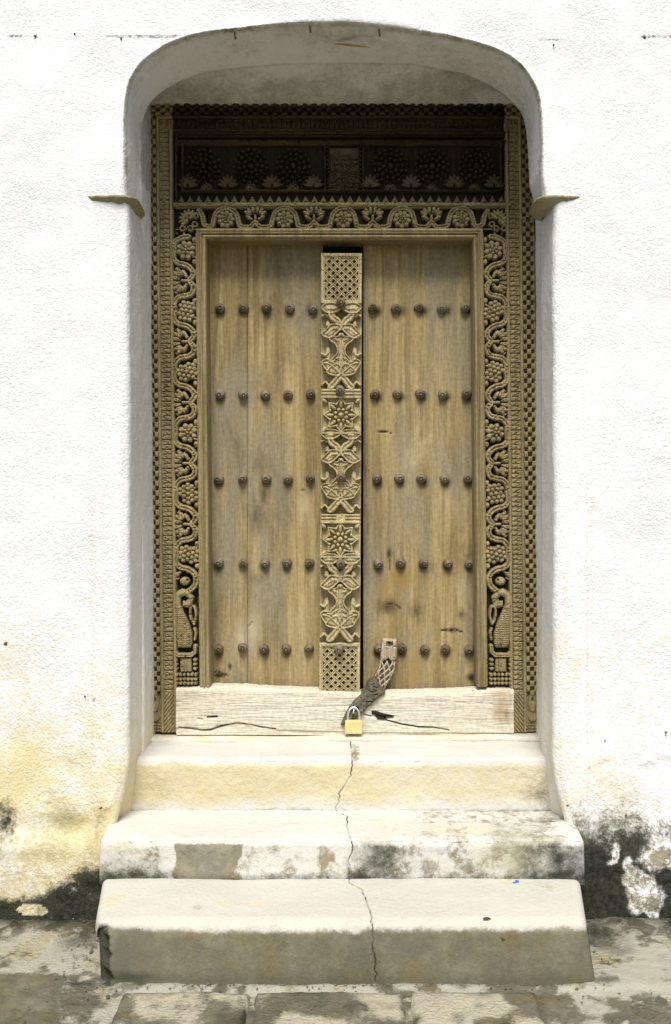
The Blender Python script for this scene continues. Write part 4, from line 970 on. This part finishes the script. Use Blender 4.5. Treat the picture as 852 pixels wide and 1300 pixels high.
for (y0, k_) in ((388, 1.0), (549, .965), (708, 1.02)):
    st('lotus_carving', m_unit(y0, k_), -29, 26, y0 - 7, y0 + 108 * k_)
def m_panel(y0, y1):
    cyy = (y0 + y1) / 2
    def f(U, V):
        u = mir(U); y = (HY - V); h = np.zeros(U.shape); yy = np.abs(y - cyy); H_ = (y1 - y0) / 2
        e = np.minimum(25.5 - u, H_ - yy); h = np.where((e > 0) & (e < 1.8), .017, 0)
        for t in (-1, 1):
            h = np.maximum(h, np.where((np.abs(y - (cyy + t * (H_ - .5))) < 1.3) & (u < 25.5), .020, 0))
            h = np.maximum(h, np.where((np.abs(y - (cyy + t * (H_ + 5))) < 5) & (u < 25), .014 + .006 * np.abs(np.sin((y - cyy) * .75)) * (u > 6), 0) * (t < 0))
        h = np.maximum(h, dome(np.hypot(u, y - cyy) - 3.6, 3.6, .024, Bs))
        for i in range(8):
            a = math.pi * 2 * i / 8
            h = np.maximum(h, dome(np.hypot(U - SC - 7.4 * math.cos(a + .39), y - cyy - 7.4 * math.sin(a + .39)) - 2.3, 2.3, .021, Bs))
        for i in range(8):
            a = math.pi * 2 * i / 8 ; L = 14
            h = np.maximum(h, dome(d_ell(U - SC, y - cyy, L * math.cos(a), L * math.sin(a), 5.2, 2.2, a), 2.2, .021, Bs))
            b = a + math.pi / 8
            h = np.maximum(h, dome(np.hypot(U - SC - 15 * math.cos(b), y - cyy - 15 * math.sin(b)) - 1.9, 1.9, .022, Bs))
            h = np.maximum(h, stroke(d_seg(U - SC, y - cyy, [(15 * math.cos(b), 15 * math.sin(b)), (21.5 * math.cos(a), 21.5 * math.sin(a))]), 1.2, .018, Bs))
            h = np.maximum(h, stroke(d_seg(U - SC, y - cyy, [(15 * math.cos(b), 15 * math.sin(b)), (21.5 * math.cos(b + .39), 21.5 * math.sin(b + .39))]), 1.2, .018, Bs))
        h = np.maximum(h, dome(d_ell(u, yy, 22, H_ - 4.5, 5, 2.6, .8), 2.6, .020, Bs))
        h = np.maximum(h, .004 * (e > 0))
        return np.where(u < 26, h, 0)
    return f
st('rosette_panel', m_panel(503, 550), -29, 26, 492, 552); st('rosette_panel', m_panel(663, 708), -29, 26, 652, 710)
for (px_, py_) in ((433, 385), (432, 496), (433, 607), (432.5, 717), (430, 825)):
    o = link('stud', STUD, Lf, loc=(X(px_, YS - .04), YS - .030, Z(py_ - 1, YS - .04)), rot=(0, rng.rand() * 6, 0), scale=(.95, .95, .95)); o.matrix_parent_inverse = iL

# ================================================================== THRESHOLD BEAM AND SILL
beam = thing('threshold_beam', 'bleached split timber threshold beam lying across the foot of the carved door', 'threshold', (0, 0, Z(932)))
def f_beam(U, V):
    px = U + CX; y = HY - V
    top = np.interp(px, [220, 250, 300, 345, 400, 470, 520, 570, 600, 632, 655], [873, 872, 872, 874.5, 877, 880, 879.5, 878, 876, 873, 874]) + (fbm(px * .08, 1, 2) - .5) * 1.6
    edge = y - top
    h = .095 - .010 * np.exp(-np.clip(edge, 0, 99) / 1.5) + (fbm(px * .03, y * .12, 4) - .5) * .008 + (fbm(px * .05, y * .9, 9, 3) - .5) * .0045
    cr = [(228, 922), (246, 924), (258, 926), (268, 925.5), (284, 920), (300, 917), (318, 918.5), (332, 922), (350, 924)]
    dc = d_seg(px, y, cr); h = h - .016 * np.exp(-(dc / (.35 + .9 * fbm(px * .12, 1, 6, 3) + .5 * bl(px, y, 255, 924, 30, 9))) ** 2)
    h = h - .006 * sm(0, 1, (y - np.interp(px, [228, 258, 284, 300, 332, 350, 460, 651], [922, 926, 920, 917, 922, 924.5, 928, 929]))) 
    for l, w, k in (([(252, 911), (258, 912)], .9, .01), ([(264, 909.5), (276, 908.5)], 1.1, .012), ([(276, 920), (281, 920)], .9, .01)): h = h - k * np.exp(-(d_seg(px, y, l) / w) ** 2)
    c2 = [(462, 906), (472, 908), (482, 912), (494, 914), (508, 918), (530, 921.5), (548, 922), (570, 926)]
    h = h - .020 * np.exp(-(d_seg(px, y, c2) / .75) ** 2)
    hole = d_poly(px, y, [(472, 902), (476, 901.5), (486, 905), (500, 907.5), (499, 911), (491, 912), (489, 915), (480, 915), (477, 909.5), (472, 907)])
    h = h - .07 * sm(.6, -.9, hole)
    h = h - .003 * np.exp(-((y - 893 - 3 * np.sin(px * .02)) / .8) ** 2) * (fbm(px * .04, 3, 1) > .5)
    return np.where((edge > 0) & (y < 932.5) & (px > 224) & (px < 652), h, 0)
me = relief_mesh('beam_timber', f_beam, 222 - CX, 654 - CX, HY - 934, HY - 868, W_BEAM, .62, .075, wear=0.0)
co = np.zeros(len(me.vertices) * 3, np.float32); me.vertices.foreach_get('co', co); co = co.reshape(-1, 3)
px = CX + co[:, 0] * 300; py = HY + (EYE - co[:, 2]) * 300
A = np.zeros((len(co), 4), np.float32); A[:, 3] = 1
cr = [(228, 922), (246, 924), (258, 926), (268, 925.5), (284, 920), (300, 917), (318, 918.5), (332, 922), (350, 924)]
A[:, 0] = np.maximum.reduce([.8 * (.4 + fbm(px * .15, 2, 5, 3)) * np.exp(-(d_seg(px, py, cr) / (.5 + .8 * fbm(px * .12, 1, 6, 3))) ** 2), .9 * np.exp(-(d_seg(px, py, [(264, 909.5), (276, 908.5)]) / 1.3) ** 2), (co[:, 1] > .02) * .5 * (py > 890), .5 * bl(px, py, 545, 923, 30, 2.5), .35 * bl(px, py, 640, 905, 18, 30), .9 * np.exp(-(d_seg(px, py, [(482, 912), (494, 914), (508, 918), (530, 921.5), (548, 922)]) / .9) ** 2)])
A[:, 1] = np.maximum(.75 * bl(px, py, 636, 895, 22, 45), .4 * bl(px, py, 240, 880, 40, 12))
at = me.color_attributes.new('A', 'FLOAT_COLOR', 'POINT'); at.data.foreach_set('color', A.ravel())
o = link('beam_timber', me, beam); o.matrix_parent_inverse = Matrix.Translation(-Vector(beam.location))
# plastered sill strip under the beam
sill = thing('plaster_sill', 'thin uneven plaster sill strip between the wooden beam and the uppermost step', 'sill', (0, -.05, Z(940)))
n1_ = 420; us = np.linspace(X(189), X(692), n1_)
prof = [(.06, .0), (-.020, .0), (-.050, -.001), (-.057, -.006), (-.058, -.020), (-.045, -.030), (.0, -.034)]
G = np.zeros((n1_, len(prof), 3)); zt = Z(932.5)
for j, (yy, dz) in enumerate(prof):
    G[:, j, 0] = us; G[:, j, 1] = yy + (fbm(us * 9, j * .3, 2, 3) - .5) * .016 * (j > 0); G[:, j, 2] = zt + dz + (fbm(us * 5, 1, 5, 4) - .5) * .010 * (1 if j else .2) + .004 * np.sin(us * 2.2)
A, B = masks(G[:, :, 0].size); nn = fbm(G[:, :, 0] * 12, 3, 3, 4).ravel(); jj = np.tile(np.arange(len(prof)), n1_)
A[:, 1] = np.clip(.42 + (nn - .5), 0, 1); B[:, 0] = np.clip((jj >= 5) * (.7 + (nn - .5) * 1.0), 0, 1)
o = link('sill_strip', mesh_np('sill_strip', G.reshape(-1, 3), grid_q(n1_, len(prof)), P_STEP, True, attrs={'A': A, 'B': B}), sill); o.matrix_parent_inverse = Matrix.Translation(-Vector(sill.location))

# ================================================================== HASP AND PADLOCK
hasp = thing('door_hasp', 'worn carved hasp hanging slantwise from the right leaf down over the threshold', 'hasp', (X(494), .03, Z(820)))
iH = Matrix.Translation(-Vector(hasp.location))
def hz(l): return [((430 + a / 9.29) - CX, HY - (800 + b / 9.29)) for a, b in l]
def ha(name, fn, b, Yb, mat, rot=None):
    me = relief_mesh(name, fn, *b, mat, .3, Yb); o = link(name, me, hasp); o.matrix_parent_inverse = iH; return o
pl_ = hz([(528,136),(565,140),(660,150),(695,150),(697,330),(688,380),(655,432),(640,405),(612,395),(590,362),(560,400),(545,392),(520,432),(495,400),(505,300),(520,200)])
rec = hz([(572,160),(652,165),(650,222),(615,232),(572,222)])
def f_plate(U, V):
    d = d_poly(U, V, pl_); h = np.where(d < 0, .050 - .008 * np.exp(d / 1.0) + .002 * np.sin(U * 1.5), 0)
    r_ = d_poly(U, V, rec); h = h - .020 * sm(.2, -.5, r_) * (d < 0)
    return h
ha('hasp_plate', f_plate, (484 - CX, 507 - CX, HY - 848, HY - 812), YL, W_HASPL)
def f_pin(U, V): return dome(d_ell(U, V, *hz([(612, 190)])[0], 3.6, 2.6), 2.6, .036, .02)
ha('hasp_pin', f_pin, (489 - CX, 502 - CX, HY - 825, HY - 815), YL, W_STUD)
# braided middle: crossing strands
def lerp2(a, b, t): return np.array(a) * (1 - t) + np.array(b) * t
Lp = catmull(np.array(hz([(505, 385), (490, 470), (440, 560), (420, 640), (440, 720)])), 8); Rp = catmull(np.array(hz([(672, 400), (655, 500), (610, 590), (560, 670), (535, 725)])), 8)
n_ = min(len(Lp), len(Rp))
strands = []
for sgn in (1, -1):
    for ph in np.arange(-1.2, 2.2, .4):
        pts = []
        for i in range(n_):
            t = i / (n_ - 1); w = ph + sgn * t * 1.25 if sgn > 0 else ph + 1.0 - t * 1.25 - .9
            if -.02 <= w <= 1.02:
                p = lerp2(Lp[i], Rp[i], w); yb = YL - .052 + t * .035 * -1 - .006 * math.sin(w * 3.14) + .002 * sgn * math.cos(i * 1.2)
                pts.append((p[0] / 300, yb, EYE + p[1] / 300))
        if len(pts) > 2: strands.append(tube(pts, .0034, 6))
for e in (Lp, Rp): strands.append(tube([(p[0] / 300, YL - .050 - .035 * i / len(e), EYE + p[1] / 300) for i, p in enumerate(e)], .0032, 6))
v, q = merge(strands); o = link('braided_links', mesh_np('braided_links', v, q, W_HASPL), hasp); o.matrix_parent_inverse = iH
# dark core behind braid
def f_core(U, V):
    d = d_poly(U, V, np.vstack([Lp, Rp[::-1]])); return np.where(d < -.3, .028 + .025 * sm(HY - 845, HY - 875, V), 0)
ha('braid_core', f_core, (470 - CX, 505 - CX, HY - 882, HY - 838), YL, W_HASP)
arm = hz([(395,575),(350,610),(325,690),(250,750),(190,800),(120,890),(70,980),(35,1060),(22,1095),(45,1110),(90,1085),(150,1060),(230,1010),(280,975),(330,905),(430,820),(540,730),(552,695),(520,690),(470,640),(455,590),(430,560)])
def f_arm(U, V):
    d = d_poly(U, V, arm); k = np.clip(-d / 5, 0, 1); h = np.where(d < 0, .075 + .022 * np.sqrt(1 - (1 - k) ** 2), 0)
    hc = hz([(205, 905)])[0]; h = h - .05 * sm(3.6, 2.6, np.hypot(U - hc[0], V - hc[1])) * (d < 0)
    h = h + np.where(d < 0, (fbm(U * .35, V * .35, 5, 4) - .5) * .010, 0)
    for l in ([(380,620),(420,650),(480,665)],[(340,690),(400,710),(440,690)]): h = h - .006 * np.exp(-(d_seg(U, V, hz(l)) / .8) ** 2) * (d < 0)
    return h
ha('hasp_arm', f_arm, (431 - CX, 491 - CX, HY - 921, HY - 858), .055, W_HASP)

lock = thing('padlock', 'small brass padlock with bright steel shackle hanging from the hasp', 'padlock', (X(448.8), -.06, Z(932)))
iK = Matrix.Translation(-Vector(lock.location)); YK = -.062; sk = sc_(YK)
def bevbox(x0, x1, y0, y1, z0, z1, b=.003):
    import bmesh
    bm = bmesh.new(); V, Q = box_np(x0, x1, y0, y1, z0, z1); vs = [bm.verts.new(v) for v in V]
    for q in Q: bm.faces.new([vs[i] for i in q])
    bmesh.ops.bevel(bm, geom=bm.edges[:], offset=b, segments=3, affect='EDGES'); me = bpy.data.meshes.new('m'); bm.to_mesh(me); bm.free(); return me
me = bevbox(X(438.2, YK), X(459.8, YK), YK, YK + .024, Z(932, YK), Z(915, YK)); me.materials.append(M_BRASS); me.name = 'lock_body'
link('lock_body', me, lock).matrix_parent_inverse = iK
ym = YK + .012; sp = [(X(442.2, ym), ym, Z(916, ym)), (X(442.0, ym), ym, Z(907, ym)), (X(443.2, ym), ym, Z(902.5, ym)), (X(446, ym), ym + .004, Z(899.3, ym)), (X(449, ym), ym + .006, Z(898.4, ym)), (X(452, ym), ym + .004, Z(899.3, ym)), (X(454.9, ym), ym, Z(902.5, ym)), (X(456.2, ym), ym, Z(907, ym)), (X(456, ym), ym, Z(916, ym))]
v, q = tube(catmull(np.array(sp), 5), .0043, 10); link('shackle', mesh_np('shackle', v, q, M_STEEL), lock).matrix_parent_inverse = iK
v, q = tube([(X(448.8, YK), YK - .0006, Z(929, YK)), (X(448.8, YK), YK + .004, Z(929, YK))], .004, 10); link('keyhole_plug', mesh_np('keyhole_plug', v, q, M_STEEL), lock).matrix_parent_inverse = iK
v, q = tube([(X(449.3), .0, Z(895.5)), (X(449.3), -.040, Z(896.5)), (X(449), -.058, Z(898.5)), (X(448.6), -.055, Z(902))], .003, 8)
o = link('staple', mesh_np('staple', v, q, M_STEEL), hasp); o.matrix_parent_inverse = iH
